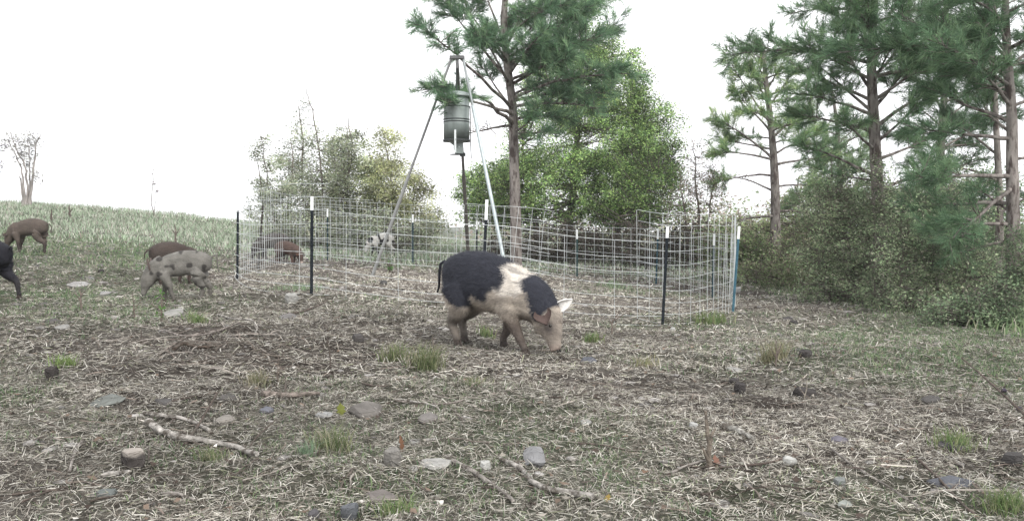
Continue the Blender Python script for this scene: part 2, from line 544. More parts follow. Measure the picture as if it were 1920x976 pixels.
def wavy(p0, p1, n, amp, sag=0):
    p0, p1 = np.array(p0, float), np.array(p1, float)
    t = np.linspace(0, 1, n)
    pts = p0 + (p1 - p0) * t[:, None]
    w = np.cumsum(rng.normal(0, 1, (n, 3)), 0); w -= w[0]; w -= w[-1] * t[:, None]
    pts = pts + w * amp / math.sqrt(n)
    pts[:, 2] -= sag * 4 * t * (1 - t)
    return pts


# ------------------------------------------------------------------ pigs


def inpoly(x, z, poly):
    inside = np.zeros(x.shape, bool); n = len(poly)
    for i in range(n):
        x0, z0 = poly[i]; x1, z1 = poly[(i + 1) % n]
        c = ((z0 > z) != (z1 > z)) & (x < (x1 - x0) * (z - z0) / (z1 - z0 + 1e-12) + x0)
        inside ^= c
    return inside


def loft(mbx, st, sides=20, p=2.3):
    """st: list of (centre xyz, half-width y, half-height, pitch of the ring plane)"""
    st = [(np.array(c, float), w, h, q) for c, w, h, q in st]
    a = np.linspace(0, 2 * math.pi, sides, endpoint=False)
    ca, sa = np.cos(a), np.sin(a)
    ex = np.sign(ca) * np.abs(ca) ** (2 / p); ez = np.sign(sa) * np.abs(sa) ** (2 / p)
    rings = []
    for c, w, h, q in st:
        up = np.array([-math.sin(q), 0, math.cos(q)])
        rings.append(c + np.outer(ex * w, [0, 1, 0]) + np.outer(ez * h, up))
    V = np.vstack(rings); n = len(st)
    i = np.arange(n - 1)[:, None] * sides; j = np.arange(sides)[None]; k = (j + 1) % sides
    mbx.add(V, np.stack([i + j, i + k, i + sides + k, i + sides + j], -1).reshape(-1, 4))
    for e in (0, n - 1):
        vv = np.vstack([rings[e], st[e][0]])
        ff = [(q, (q + 1) % sides, sides) for q in range(sides)]
        if e == 0: ff = [f[::-1] for f in ff]
        mbx.add(vv, ff)


def smooth_st(st, k=4):
    """Catmull-Rom through the stations"""
    A = np.array([[*c, w, h, q] for c, w, h, q in st], float)
    out = []
    n = len(A)
    for i in range(n - 1):
        p0, p1, p2, p3 = A[max(i - 1, 0)], A[i], A[i + 1], A[min(i + 2, n - 1)]
        for t in np.arange(k) / k:
            out.append(.5 * ((2 * p1) + (p2 - p0) * t + (2 * p0 - 5 * p1 + 4 * p2 - p3) * t * t + (3 * p1 - p0 - 3 * p2 + p3) * t ** 3))
    out.append(A[-1])
    return [((r[0], r[1], r[2]), max(r[3], .004), max(r[4], .004), r[5]) for r in out]


def remeshed(mbx, voxel, smooth=7):
    me = mbx.mesh('tmp')
    o = bpy.data.objects.new('tmp', me); COL.objects.link(o)
    m = o.modifiers.new('r', 'REMESH'); m.mode = 'VOXEL'; m.voxel_size = voxel; m.use_smooth_shade = True
    s = o.modifiers.new('s', 'SMOOTH'); s.factor = .5; s.iterations = smooth
    dg = bpy.context.evaluated_depsgraph_get(); dg.update()
    out = bpy.data.meshes.new_from_object(o.evaluated_get(dg))
    bpy.data.objects.remove(o); bpy.data.meshes.remove(me)
    return out


def ear_mesh(base, tip, normal, w, c, sides=7):
    """thin cupped leaf-shaped ear with thickness"""
    base, tip, normal = map(lambda q: np.array(q, float), (base, tip, normal))
    ax = tip - base; L = np.linalg.norm(ax); ax /= L
    sd = np.cross(ax, normal); sd /= np.linalg.norm(sd); nm = np.cross(sd, ax)
    prof = [(0, .42), (.18, .82), (.38, 1), (.6, .86), (.8, .52), (.93, .24), (1, .04)]
    m = MB(); V = []; U = np.linspace(-1, 1, sides)
    for t, ww in prof:
        for u in U:
            V.append(base + ax * L * t + sd * u * w * ww + nm * (w * .45 * (u * u - .5) * (1 - .5 * t) + .05 * L * math.sin(t * 3)))
    V = np.array(V); n = len(prof)
    top = V + nm * .005; bot = V - nm * .005
    Fq = []
    for i in range(n - 1):
        for j in range(sides - 1):
            a = i * sides + j; Fq.append((a, a + 1, a + sides + 1, a + sides))
    N_ = len(V)
    Fb = [tuple(N_ + q for q in f[::-1]) for f in Fq]
    rim = [i * sides for i in range(n)] + [(n - 1) * sides + j for j in range(1, sides)] + [i * sides + sides - 1 for i in range(n - 2, -1, -1)] + [j for j in range(sides - 2, 0, -1)]
    Fr = [(rim[(q + 1) % len(rim)], rim[q], rim[q] + N_, rim[(q + 1) % len(rim)] + N_) for q in range(len(rim))]
    m.add(np.vstack([top, bot]), Fq + Fb + Fr, c)
    return m


def leg_chain(mbx, pts, rad, flat=1.0):
    """tapered limb; pts (x,y,z)"""
    P_ = np.array(pts, float); n = len(P_)
    tt = np.linspace(0, n - 1, (n - 1) * 4 + 1)
    out = []; rr = []
    for t in tt:
        i = min(int(t), n - 2); f = t - i
        p0, p1, p2, p3 = P_[max(i - 1, 0)], P_[i], P_[i + 1], P_[min(i + 2, n - 1)]
        out.append(.5 * ((2 * p1) + (p2 - p0) * f + (2 * p0 - 5 * p1 + 4 * p2 - p3) * f * f + (3 * p1 - p0 - 3 * p2 + p3) * f ** 3))
        rr.append(rad[i] * (1 - f) + rad[i + 1] * f)
    mbx.tube(out, rr, 12)


YT = [(-.445, .53, .04, .05), (-.42, .525, .105, .115), (-.34, .525, .155, .165), (-.24, .53, .185, .195), (-.12, .53, .20, .212), (.02, .515, .205, .218), (.14, .495, .20, .208), (.25, .467, .185, .192), (.34, .435, .162, .178)]


def make_pig(name, label, loc, yaw, S, colour, legs, head, fat=1.0, tail='down', voxel=.011, ears=None, coat=0, earcol=((.3, .2, .15), (.3, .2, .15)), group='pigs rooting in the clearing', tors=None, hidden_eye=False, leglen=1.0, earset=None):
    """legs: 4 dicts offsets; head: chain of (x,z,w,h,pitch) after the shoulder"""
    root = empty(name, loc, yaw, label, 'pig', group)
    root.scale = (S, S, S)
    mbx = MB()
    T = tors or YT or [(-.445, .545, .045, .055), (-.42, .535, .115, .125), (-.35, .52, .165, .175), (-.25, .507, .195, .205), (-.12, .50, .212, .228), (.02, .495, .218, .235), (.14, .485, .212, .228), (.25, .465, .195, .212), (.34, .445, .165, .19)]
    up = (leglen - 1) * .27
    st = [((x, 0, z + up), w * fat, h * (fat * .5 + .5), 0) for x, z, w, h in T]
    hd = [((x, hy, z + up), w, h, q) for x, hy, z, w, h, q in head['st']]
    loft(mbx, smooth_st(st + hd[:3]), 24)
    loft(mbx, smooth_st(hd), 20, 2.2)
    for L_ in legs: leg_chain(mbx, L_[0], L_[1])
    for (c, r) in head.get('blobs', []):
        mbx.add(IV2 * np.array(r) + np.array(c) + np.array([0, 0, up]), IF2)
    me = remeshed(mbx, voxel)
    n = len(me.vertices)
    co = np.empty(n * 3, np.float32); me.vertices.foreach_get('co', co); co = co.reshape(-1, 3).astype(float)
    c = colour(co)
    at = me.color_attributes.new('Col', 'FLOAT_COLOR', 'POINT')
    at.data.foreach_set('color', np.c_[np.clip(c, 0, 1), np.ones(n)].astype(np.float32).ravel())
    me.materials.append(M['pig'])
    me.name = 'body'
    b = bpy.data.objects.new('body', me); COL.objects.link(b); b.parent = root
    for p in me.polygons: p.use_smooth = True
    for L_ in legs:                                     # cloven hoof, two toes
        x, y, z = L_[0][-1]
        m = MB()
        for s in (-1, 1):
            V = np.array([(-.024, -.013, 0), (.03, -.009, 0), (.03, .009, 0), (-.024, .013, 0), (-.018, -.012, .045), (.008, -.009, .045), (.008, .009, .045), (-.018, .012, .045)])
            m.add(V + np.array([x + .004, y + s * .0145, z - .034]), [(0, 3, 2, 1), (4, 5, 6, 7), (0, 1, 5, 4), (1, 2, 6, 5), (2, 3, 7, 6), (3, 0, 4, 7)], (.07, .06, .055))
        m.build('hoof', M['hoof'], b)
    for (bs, tp, nm, w), ec in zip(ears, earcol):
        bs, tp = (bs[0], bs[1], bs[2] + up), (tp[0], tp[1], tp[2] + up)
        m = ear_mesh(bs, tp, nm, w, ec); m.build('ear', M['pig'], root, True)
    if tail:
        m = MB(); m.tube([(q[0], q[1], q[2] + up) for q in tail], np.linspace(.016, .008, len(tail)), 7, colour(np.array([[-.42, 0, .6]]))[0] * .8)
        tl = m.build('tail', M['pig'], root, True)
    for s in (-1, 1):
        e = head['eye']
        m = MB(); m.add(IV2 * .0115 + np.array([e[0], e[1] + s * e[2], e[3] + up]), IF2)
        m.build('eye', M['eye'], root, True)
    e = head['nose']
    m = MB()
    for s in (-1, 1):
        m.add(IV2 * np.array([.009, .007, .011]) + np.array([e[0], e[1] + s * .017, e[2] + up]), IF2, (.2, .1, .09))
    m.build('nostrils', M['eye'], root, True)
    if coat:
        me.calc_loop_triangles()
        pr = me.polygons
        npz = len(pr)
        cen = np.empty(npz * 3, np.float32); pr.foreach_get('center', cen); cen = cen.reshape(-1, 3)
        nor = np.empty(npz * 3, np.float32); pr.foreach_get('normal', nor); nor = nor.reshape(-1, 3)
        idx = rng.integers(0, npz, coat)
        p = cen[idx] + rng.normal(0, .004, (coat, 3)); nn = nor[idx]
        back = np.tile(np.array([-.9, 0, -.45]), (coat, 1)); hz = (p[:, 0] > .36)[:, None]
        d = nn * .38 + back - nn * (back * nn).sum(1)[:, None] + rng.normal(0, .25, (coat, 3))
        d /= np.linalg.norm(d, axis=1)[:, None]
        Lh = (.020 + .016 * rng.random(coat)) * np.where(p[:, 0] > .38, .45, 1) * np.where(p[:, 2] < .25, .5, 1)
        sd = np.cross(d, nn); sd /= np.linalg.norm(sd, axis=1)[:, None] + 1e-9
        V = np.stack([p - sd * .0014 / S, p + sd * .0014 / S, p + d * Lh[:, None]], 1).reshape(-1, 3)
        cc = colour(p.astype(float)) * (.75 + .6 * rng.random((coat, 1)))
        m = MB(); m.add(V, np.arange(coat * 3).reshape(-1, 3), np.repeat(cc, 3, 0))
        tag(m.build('bristle_coat', M['bristle'], root), kind='stuff')
    return root


ico = bmesh.new(); bmesh.ops.create_icosphere(ico, subdivisions=2, radius=1)
IV2 = np.array([v.co[:] for v in ico.verts]); IF2 = np.array([[v.index for v in f.verts] for f in ico.faces]); ico.free()


def std_legs(fx=(0.27, 0.27), hx=(-.30, -.30), up=0, lift=None):
    """front near(-y), front far(+y), hind near, hind far. fx/hx = where the foot lands"""
    out = []
    for s, x in zip((-1, 1), fx):
        dx = x - .27; y = s * .105
        out.append(([(.27, s * .10, .44), (.265 + dx * .15, s * .115, .33 + up), (.25 + dx * .45, s * .11, .23 + up * .8), (.265 + dx * .7, y, .135 + up * .5), (.255 + dx * .92, y, .07), (.27 + dx, y, .034)],
                    [.10, .078, .05, .037, .029, .031]))
    for s, x in zip((-1, 1), hx):
        dx = x + .30; y = s * .105
        out.append(([(-.27, s * .09, .46), (-.24 + dx * .1, s * .115, .35 + up), (-.27 + dx * .3, s * .112, .265 + up * .8), (-.345 + dx * .6, y, .19 + up * .6), (-.33 + dx * .85, y, .10), (-.315 + dx, y, .034)],
                    [.135, .112, .072, .041, .030, .032]))
    return out


GRAZE = dict(st=[(.30, 0, .455, .17, .19, -.2), (.39, 0, .405, .145, .165, -.55), (.46, 0, .335, .118, .125, -.9), (.515, 0, .25, .105, .105, -1.15), (.545, 0, .165, .078, .072, -1.25), (.565, 0, .10, .055, .05, -1.25), (.58, 0, .045, .047, .04, -1.2), (.585, 0, .028, .044, .036, -1.2)],
             blobs=[((.475, .045, .235), (.06, .05, .075)), ((.475, -.045, .235), (.06, .05, .075))], eye=(.555, 0, .074, .245), nose=(.592, 0, .022))


def mixc(c, m, col):
    return c * (1 - m[:, None]) + np.array(col) * m[:, None]


def soft(poly, co, seed, amp=.05, n3=9):
    x = co[:, 0] + amp * (fbm(co[:, 0] * n3 + 7, co[:, 2] * n3 + co[:, 1] * 5, seed) - .5) * 2
    z = co[:, 2] + amp * (fbm(co[:, 0] * n3, co[:, 2] * n3 + 31 + co[:, 1] * 5, seed + 5) - .5) * 2
    s = 0
    for dx, dz in ((0, 0), (.016, 0), (-.016, 0), (0, .014), (0, -.014), (.009, .01), (-.01, -.009)):
        j = .03 * (vnoise(x * 160 + co[:, 1] * 90, z * 160, seed + 9) - .5)
        s = s + inpoly(x + dx + j, z + dz + j, poly)
    return s / 7.0


def hero_colour(co):
    n = len(co)
    streak = fbm(co[:, 0] * 6, co[:, 2] * 26 + co[:, 1] * 12, 4)
    c = np.tile(np.array([.37, .325, .275]), (n, 1)) * (.35 + 1.3 * streak)[:, None]
    band = soft([(.12, .52), (.10, .85), (.45, .80), (.42, .50), (.36, .44), (.26, .44)], co, 81, .05)
    c = mixc(c, band * .8, (.68, .635, .575)) * (1 - .35 * band * (streak < .45))[:, None]
    low = np.clip((.34 - co[:, 2]) / .12, 0, 1) * (co[:, 0] < .46) * (co[:, 0] > -.12)  # shade under the belly painted into the hide, plus brown front legs
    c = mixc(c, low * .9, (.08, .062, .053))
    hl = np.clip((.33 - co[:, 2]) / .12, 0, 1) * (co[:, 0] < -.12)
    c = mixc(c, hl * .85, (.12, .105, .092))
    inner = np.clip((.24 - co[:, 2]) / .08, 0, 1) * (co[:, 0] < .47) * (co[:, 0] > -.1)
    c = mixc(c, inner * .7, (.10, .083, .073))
    blk = np.array([.030, .032, .042])
    rear = soft([(-.5, .48), (-.5, .85), (.20, .85), (.20, .64), (.245, .57), (.22, .49), (.12, .475), (.09, .38), (.02, .365), (-.07, .40), (-.09, .33), (-.17, .285), (-.25, .34), (-.33, .43), (-.42, .47)], co, 61, .03)
    neck = soft([(.37, .54), (.42, .65), (.70, .45), (.60, .36), (.56, .31), (.53, .255), (.48, .28), (.455, .36), (.425, .46)], co, 71, .02)
    c = mixc(c, np.clip(rear + neck, 0, 1), blk)
    face = np.clip((co[:, 0] - .50) / .04, 0, 1) * np.clip((.31 - co[:, 2]) / .03, 0, 1)
    c = mixc(c, face * .7, (.25, .215, .185))
    eye = np.exp(-(((co[:, 0] - .60) / .035) ** 2 + ((co[:, 2] - .225) / .045) ** 2)) * (np.abs(co[:, 1]) > .03)
    c = mixc(c, np.clip(eye * 1.2, 0, .8), (.07, .06, .06))
    sn = np.clip((.11 - co[:, 2]) / .05, 0, 1) * (co[:, 0] > .53)
    c = mixc(c, sn * .7, (.33, .26, .225))
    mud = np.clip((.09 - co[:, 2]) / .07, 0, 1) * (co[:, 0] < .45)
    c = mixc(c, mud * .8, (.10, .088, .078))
    return c * (.9 + .25 * (fbm(co[:, 0] * 30, co[:, 2] * 30 + co[:, 1] * 30, 8, 2) - .5))[:, None]


def flat_colour(a, b, spots=None, leg=None, sc=9, snout=None):
    def f(co):
        n = fbm(co[:, 0] * sc, co[:, 2] * sc + co[:, 1] * 6, 15)
        c = np.array(a) * n[:, None] + np.array(b) * (1 - n[:, None])
        if leg is not None:
            c = mixc(c, np.clip((.30 - co[:, 2]) / .1, 0, 1) * (co[:, 0] < .42), leg)
        if spots:
            thr, col, ss, sd = spots
            m = np.clip((fbm(co[:, 0] * ss + 3, co[:, 2] * ss + np.sign(co[:, 1]) * 4, sd, 2) - thr) * 14, 0, 1)
            c = mixc(c, m, col)
        if snout is not None:
            c = mixc(c, np.clip((.12 - co[:, 2]) / .06, 0, 1) * (co[:, 0] > .47), snout)
        return c
    return f


def ear_pair(b=(.475, .085, .335), t=(.60, .15, .30), n=(.4, .8, .6), w=.062):
    return [((b[0], s * b[1], b[2]), (t[0], s * t[1], t[2]), (n[0], s * n[1], n[2]), w) for s in (-1, 1)]


TAIL_DOWN = [(-.42, 0, .60), (-.475, 0, .635), (-.515, .0, .61), (-.525, .0, .55), (-.525, .0, .48), (-.535, .01, .42), (-.55, .01, .375)]
TAIL_OUT = [(-.44, 0, .59), (-.50, 0, .59), (-.545, .01, .54), (-.555, .01, .46), (-.55, .01, .40)]
TAIL_UP = [(-.44, 0, .60), (-.48, .01, .63), (-.50, .03, .61), (-.49, .04, .575), (-.475, .03, .60), (-.50, .02, .56)]

HT = [(-.445, .55, .04, .05), (-.42, .545, .105, .115), (-.34, .532, .165, .176), (-.24, .525, .20, .213), (-.12, .512, .215, .232), (.02, .492, .22, .236), (.14, .468, .215, .224), (.25, .438, .20, .204), (.34, .41, .175, .18)]
HGRAZE = dict(st=[(.33, 0, .41, .17, .185, -.25), (.42, 0, .372, .148, .163, -.55), (.495, 0, .31, .122, .13, -.9), (.55, 0, .235, .104, .106, -1.1), (.585, 0, .158, .076, .076, -1.2), (.605, 0, .095, .055, .054, -1.2), (.618, 0, .045, .048, .042, -1.15), (.622, 0, .028, .045, .038, -1.15)],
              blobs=[((.505, .045, .215), (.06, .05, .08)), ((.505, -.045, .215), (.06, .05, .08)), ((-.10, 0, .285), (.07, .028, .035)), ((-.27, -.085, .45), (.125, .095, .15)), ((-.27, .085, .45), (.125, .095, .15)), ((.24, -.12, .37), (.10, .075, .13)), ((.24, .12, .37), (.10, .075, .13))],
              eye=(.612, 0, .076, .222), nose=(.648, 0, .03))
HLEGS = [([(.25, -.11, .42), (.27, -.12, .31), (.30, -.115, .225), (.355, -.11, .14), (.39, -.105, .07), (.42, -.105, .034)], [.10, .078, .052, .038, .028, .031]),
         ([(.20, .10, .42), (.15, .115, .30), (.11, .11, .215), (.095, .11, .135), (.06, .105, .07), (.065, .105, .034)], [.10, .075, .05, .037, .028, .030]),
         ([(-.25, -.10, .46), (-.215, -.12, .36), (-.225, -.115, .27), (-.295, -.105, .185), (-.265, -.105, .10), (-.235, -.105, .034)], [.135, .115, .078, .044, .031, .033]),
         ([(-.27, .10, .46), (-.25, .12, .36), (-.27, .115, .27), (-.36, .105, .19), (-.345, .105, .10), (-.33, .105, .034)], [.135, .11, .075, .043, .031, .033])]
p = on(917, 6.95)
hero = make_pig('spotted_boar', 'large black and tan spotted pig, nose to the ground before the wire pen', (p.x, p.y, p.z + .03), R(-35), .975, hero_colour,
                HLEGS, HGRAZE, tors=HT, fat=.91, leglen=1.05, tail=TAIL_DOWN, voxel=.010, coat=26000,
                ears=[((.525, -.08, .335), (.63, -.15, .235), (.45, -.85, .25), .07), ((.55, .06, .335), (.655, .155, .41), (.5, -.6, -.5), .052)],
                earcol=((.085, .06, .053), (.85, .83, .80)))
hero.rotation_euler[1] = R(2.0)

# young grey spotted pig, facing left
p = on(338, 9.9)
make_pig('young_pig', 'grey young pig with small dark spots grazing just outside the pen', (p.x + .02, p.y, p.z + .01), R(180 + 12), .70,
         flat_colour((.215, .205, .185), (.10, .095, .086), (.67, (.055, .051, .048), 9, 33), (.12, .112, .10)),
         std_legs((.30, .12), (-.38, -.25), .05), GRAZE, fat=.80, leglen=1.3, tail=TAIL_DOWN, ears=[(a, b, c, w * 1.15) for a, b, c, w in
         [((.45, -.08, .40), (.49, -.14, .60), (.9, .3, .1), .07), ((.45, .08, .40), (.49, .14, .60), (.9, .3, .1), .055)]],
         earcol=((.14, .11, .1),) * 2, voxel=.013, coat=6000)
# red-brown pig behind it
p = on(324, 11.6)
make_pig('young_pig', 'red brown young pig half hidden behind the grey spotted one', (p.x, p.y, p.z + .02), R(52), .70,
         flat_colour((.078, .060, .052), (.046, .038, .034), None, (.06, .045, .04)), std_legs((.27, .2), (-.3, -.36), .05), GRAZE, fat=.95, leglen=1.15,
         tail=TAIL_OUT, ears=ear_pair(), earcol=((.1, .06, .045),) * 2, voxel=.014, coat=6000)
# brown pig at far left
p = on(56, 14.0)
make_pig('young_pig', 'dark brown young pig walking at the left edge on the slope', (p.x, p.y, p.z + .01), R(180 - 6), .66,
         flat_colour((.12, .097, .082), (.07, .058, .05), None, (.05, .04, .037)), std_legs((.33, .2), (-.26, -.42), .06), GRAZE, fat=.84, leglen=1.28,
         tail=TAIL_OUT, ears=ear_pair(b=(.47, .085, .36), t=(.57, .15, .32)), earcol=((.06, .045, .04),) * 2, voxel=.014, coat=6000)
# black pig entering at the left edge: its rump shows
p = on(-38, 9.35)
make_pig('young_pig', 'black pig cut off by the left edge with only its rump in view', (p.x, p.y, p.z + .01), R(180 - 10), .78,
         flat_colour((.022, .022, .028), (.012, .012, .016), None, (.03, .028, .03)), std_legs((.3, .16), (-.47, -.28), .06), GRAZE, fat=.9, leglen=1.2,
         tail=TAIL_UP, ears=ear_pair(b=(.47, .085, .36), t=(.57, .15, .32)), earcol=((.02, .02, .02),) * 2, voxel=.014, coat=6000)
# black and white pig beyond the tripod leg
p = on(716, 21.5)
make_pig('young_pig', 'white pig with black blotches inside the far side of the pen', (p.x, p.y, p.z + .1), R(180 + 8), .66,
         flat_colour((.50, .49, .46), (.36, .35, .33), (.50, (.02, .02, .022), 5, 12)), std_legs((.38, .12), (-.28, -.42), .06), GRAZE, fat=.92, leglen=1.25,
         tail=TAIL_DOWN, ears=ear_pair(b=(.46, .085, .37), t=(.56, .17, .42)), earcol=((.75, .7, .68),) * 2, voxel=.016, coat=6000)
# two pigs beyond the left end of the pen
p = on(512, 18.6)
make_pig('young_pig', 'dark grey pig rooting beyond the left side of the pen', (p.x, p.y, p.z), R(200), .72,
         flat_colour((.07, .06, .055), (.045, .04, .038)), std_legs((.3, .2), (-.3, -.36), .03), GRAZE, fat=.95, leglen=1.1,
         tail=TAIL_DOWN, ears=ear_pair(), earcol=((.05, .045, .04),) * 2, voxel=.016, coat=6000)
p = on(538, 18.0)
make_pig('young_pig', 'rusty brown pig beside the dark grey one beyond the pen', (p.x, p.y, p.z), R(-25), .62,
         flat_colour((.105, .072, .06), (.06, .045, .04), None, (.1, .06, .05), snout=(.6, .5, .45)), std_legs((.3, .2), (-.3, -.36), .03), GRAZE, fat=1.0, leglen=1.0,
         tail=TAIL_DOWN, ears=ear_pair(), earcol=((.13, .07, .05),) * 2, voxel=.016, coat=6000)

# ------------------------------------------------------------------ wire pen, posts, feeder


def cr(pts, k=8):
    A = np.array(pts, float); n = len(A); out = []
    for i in range(n - 1):
        p0, p1, p2, p3 = A[max(i - 1, 0)], A[i], A[i + 1], A[min(i + 2, n - 1)]
        for t in np.arange(k) / k:
            out.append(.5 * ((2 * p1) + (p2 - p0) * t + (2 * p0 - 5 * p1 + 4 * p2 - p3) * t * t + (3 * p1 - p0 - 3 * p2 + p3) * t ** 3))
    out.append(A[-1]); return np.array(out)


def panel(label, base, heights, vstep, r=.0031, lean=(0, 0), skip=None, vr=None, topclip=None, vtop=None, tilt_end=0):
    """base: [(px,d,bottom_z_offset)], heights of the level wires above the base line"""
    root = None
    pts = []
    for px, d, off in base:
        x = (px - 960) / F * d
        pts.append((x, d, float(H(np.array([x]), np.array([d]))[0]) + off))
    L = cr(pts, 10)
    seg = np.r_[0, np.cumsum(np.linalg.norm(np.diff(L[:, :2], axis=0), axis=1))]
    tot = seg[-1]
    root = empty('wire_panel', tuple(L[0]), 0, label, 'fence panel', 'welded wire panels of the round pen')
    o = L[0]
    hmax = max(heights)
    def at(s, h):
        p = np.array([np.interp(s, seg, L[:, k]) for k in range(3)])
        return p + np.array([lean[0] * h / hmax, lean[1] * h / hmax, h]) - o
    for i, h in enumerate(heights):
        s0, s1 = 0, tot
        if skip and i in skip: s0, s1 = skip[i][0] * tot, skip[i][1] * tot
        n = max(8, int((s1 - s0) / .14))
        W = np.array([at(s, h) for s in np.linspace(s0, s1, n)])
        W[:, 2] += np.cumsum(rng.normal(0, .0016, n)) + .012 * np.sin(np.linspace(0, 7, n) + i)
        m = MB(); m.tube(W, r, 5); m.build('line_wire', M['galv'], root, True)
    s = 0
    while s <= tot + 1e-3:
        hs = [h for i, h in enumerate(heights) if not (skip and i in skip and not (skip[i][0] * tot - .02 <= s <= skip[i][1] * tot + .02))]
        W = [at(s, h) + np.array([0, -.004, 0]) for h in np.linspace(min(hs), max(hs), 5)]
        j = rng.normal(0, .004)
        W = [w + np.array([j * q, 0, 0]) for q, w in enumerate(W)]
        m = MB(); m.tube(W, vr or r, 5); m.build('stay_wire', M['galv'], root, True)
        s += vstep
    return root


HT10 = [0, .09, .19, .30, .44, .59, .744, .897, 1.05, 1.20]
# near side, left curl of the pen
panel('left wire panel curling round to the near post with its white top', [(496, 15.2, .0), (447, 13.9, .0), (441, 12.9, .03), (468, 11.5, .02), (525, 10.6, .0), (584, 10.16, -.01), (617, 10.05, 0)],
      [0, .10, .20, .35, .50, .65, .80, .95, 1.10, 1.25], 20, .0028, skip={8: (.66, 1), 9: (.64, 1)})
# near side, long panel behind the boar
panel('long near wire panel running behind the large spotted pig', [(560, 10.3, 0.0), (584, 10.22, 0), (700, 9.98, -.03), (820, 9.9, -.03), (960, 10.0, -.03), (1100, 10.25, 0), (1242, 10.55, 0), (1262, 10.7, 0)],
      [0, .09, .19, .32, .47, .62, .77, .95], .62, .0024)
panel('right wire panel bending round from the dark post to the blue post', [(1196, 10.9, .02), (1242, 10.62, 0), (1290, 10.75, 0), (1335, 11.2, 0), (1368, 12.0, 0), (1380, 12.9, 0), (1376, 13.8, 0)],
      [.0, .12, .26, .41, .56, .71, .86, 1.01, 1.16, 1.30], .2, .0026)
# far side
FH = [0, .12, .25, .40, .55, .70, .85, 1.0, 1.12]
panel('far left wire panel below the leafy bushes', [(447, 13.6, .0), (488, 15.6, 0), (545, 18.4, 0), (614, 19.8, 0), (700, 19.9, 0)], [h * 1.24 for h in FH], .2, .0028)
panel('far middle wire panel crossed by the left tripod leg', [(592, 19.9, 0), (614, 19.7, 0), (774, 19.4, 0), (900, 19.4, 0), (985, 19.4, 0)], [h * 1.18 for h in FH], .152, .003)
panel('far wire panel in front of the dark cedar', [(960, 19.5, 0), (1084, 19.1, 0), (1180, 18.7, 0), (1238, 17.9, 0)], [h * .96 for h in FH], .2, .0036)
panel('far right wire panel closing up to the blue post', [(1215, 18.2, 0), (1260, 17.4, 0), (1338, 15.6, 0), (1374, 13.9, 0), (1378, 12.3, 0)], [h * .98 for h in FH], .2, .0028)
panel('raised wire panel leaning inside the pen beside the tripod', [(858, 13.6, .03), (905, 13.5, .03), (945, 13.5, .03), (1024, 13.6, .03)], [0, .15, .30, .45, .60, .75, .90, 1.05, 1.2], .203, .0027, lean=(.12, 0))


def tpost(px, py_top, py_base, d, label, cap, col=(.02, .024, .028), lean=0, w=.034, capc=True):
    b = P(px, py_base, d); x = b.x; z0 = Hs(x, d) - .02
    t = P(px + lean, py_top, d)
    top = max(t.z, z0 + .5) - z0
    root = empty('fence_post', (x, d, z0), 0, label, 'fence post', 'steel t posts round the pen')
    lx = (t.x - x) / top
    m = MB()
    def bar(z0_, z1_, mm, ww, th, c, yo=0):
        v = []
        for z in (z0_, z1_):
            for sx, sy in ((-1, -1), (1, -1), (1, 1), (-1, 1)):
                v.append((lx * z + sx * ww / 2, sy * th / 2 + yo, z))
        mm.add(v, [(0, 1, 5, 4), (1, 2, 6, 5), (2, 3, 7, 6), (3, 0, 4, 7), (4, 5, 6, 7), (3, 2, 1, 0)], c)
    capz = top - cap
    bar(0, capz, m, w, .005, col)
    bar(0, capz, m, .006, .034, col, .0195)
    for z in np.arange(.08, capz - .02, .055):
        v = np.array([(x_, y_, z_) for x_ in (-.006, .006) for y_ in (-.010, -.0028) for z_ in (0, .014)]) + np.array([lx * z, 0, z])
        m.add(v, [(0, 1, 3, 2), (4, 6, 7, 5), (0, 4, 5, 1), (2, 3, 7, 6), (0, 2, 6, 4), (1, 5, 7, 3)], np.array(col) * 1.2)
    m.build('post', M['post'], root)
    if cap:
        m = MB(); bar(capz, top, m, w * 1.02, .005, (1, 1, 1)); bar(capz, top, m, .006, .034, (1, 1, 1), .0195)
        m.build('white_tip', M['white'], root)


BK = (.016, .02, .024); BL = (.05, .115, .15); GN = (.045, .075, .07)
tpost(445, 395, 530, 13.1, 'plain dark steel post at the far left end of the pen', 0, BK, 1)
tpost(584, 368, 553, 10.14, 'dark near post with a tall white tip left of the tripod', .155, BK, 1)
tpost(1242, 424, 613, 10.55, 'dark leaning near post at the right, nearest the large pig head', .135, BK, 10)
tpost(1374, 424, 583, 12.1, 'blue post at the right corner of the pen', .17, BL, 12)
tpost(1336, 438, 553, 15.4, 'dark post just inside the blue corner post', .20, (.03, .06, .075), 3)
tpost(1230, 428, 530, 17.9, 'far post seen just left of the leaning near post', .21, (.04, .08, .1), 4)
tpost(1082, 430, 522, 19.0, 'far post with a white tip before the cedar trunks', .2, (.03, .06, .06))
tpost(894, 414, 502, 19.3, 'small far post left of the white topped double post', .18, BK)
tpost(774, 402, 499, 19.35, 'far post between the tripod leg and the barrel', .17, (.03, .05, .06))
tpost(614, 391, 489, 19.75, 'far post behind the raised wires at left', .18, (.03, .05, .055))
tpost(484, 385, 508, 15.6, 'crooked dark post without tip at the back left of the pen', 0, (.05, .045, .04), 9)
tpost(905, 374, 510, 13.45, 'dark post with the longest white tip behind the large pig', .30, BK, 8, .045)

# tripod stand of the feeder
apex = P(856, 108, 14.7)
root = empty('tripod_stand', (apex.x, apex.y, Hs(apex.x, apex.y)), 0, 'tall three legged pipe tripod holding up the feed barrel in the pen', 'tripod')
o = np.array(root.location)


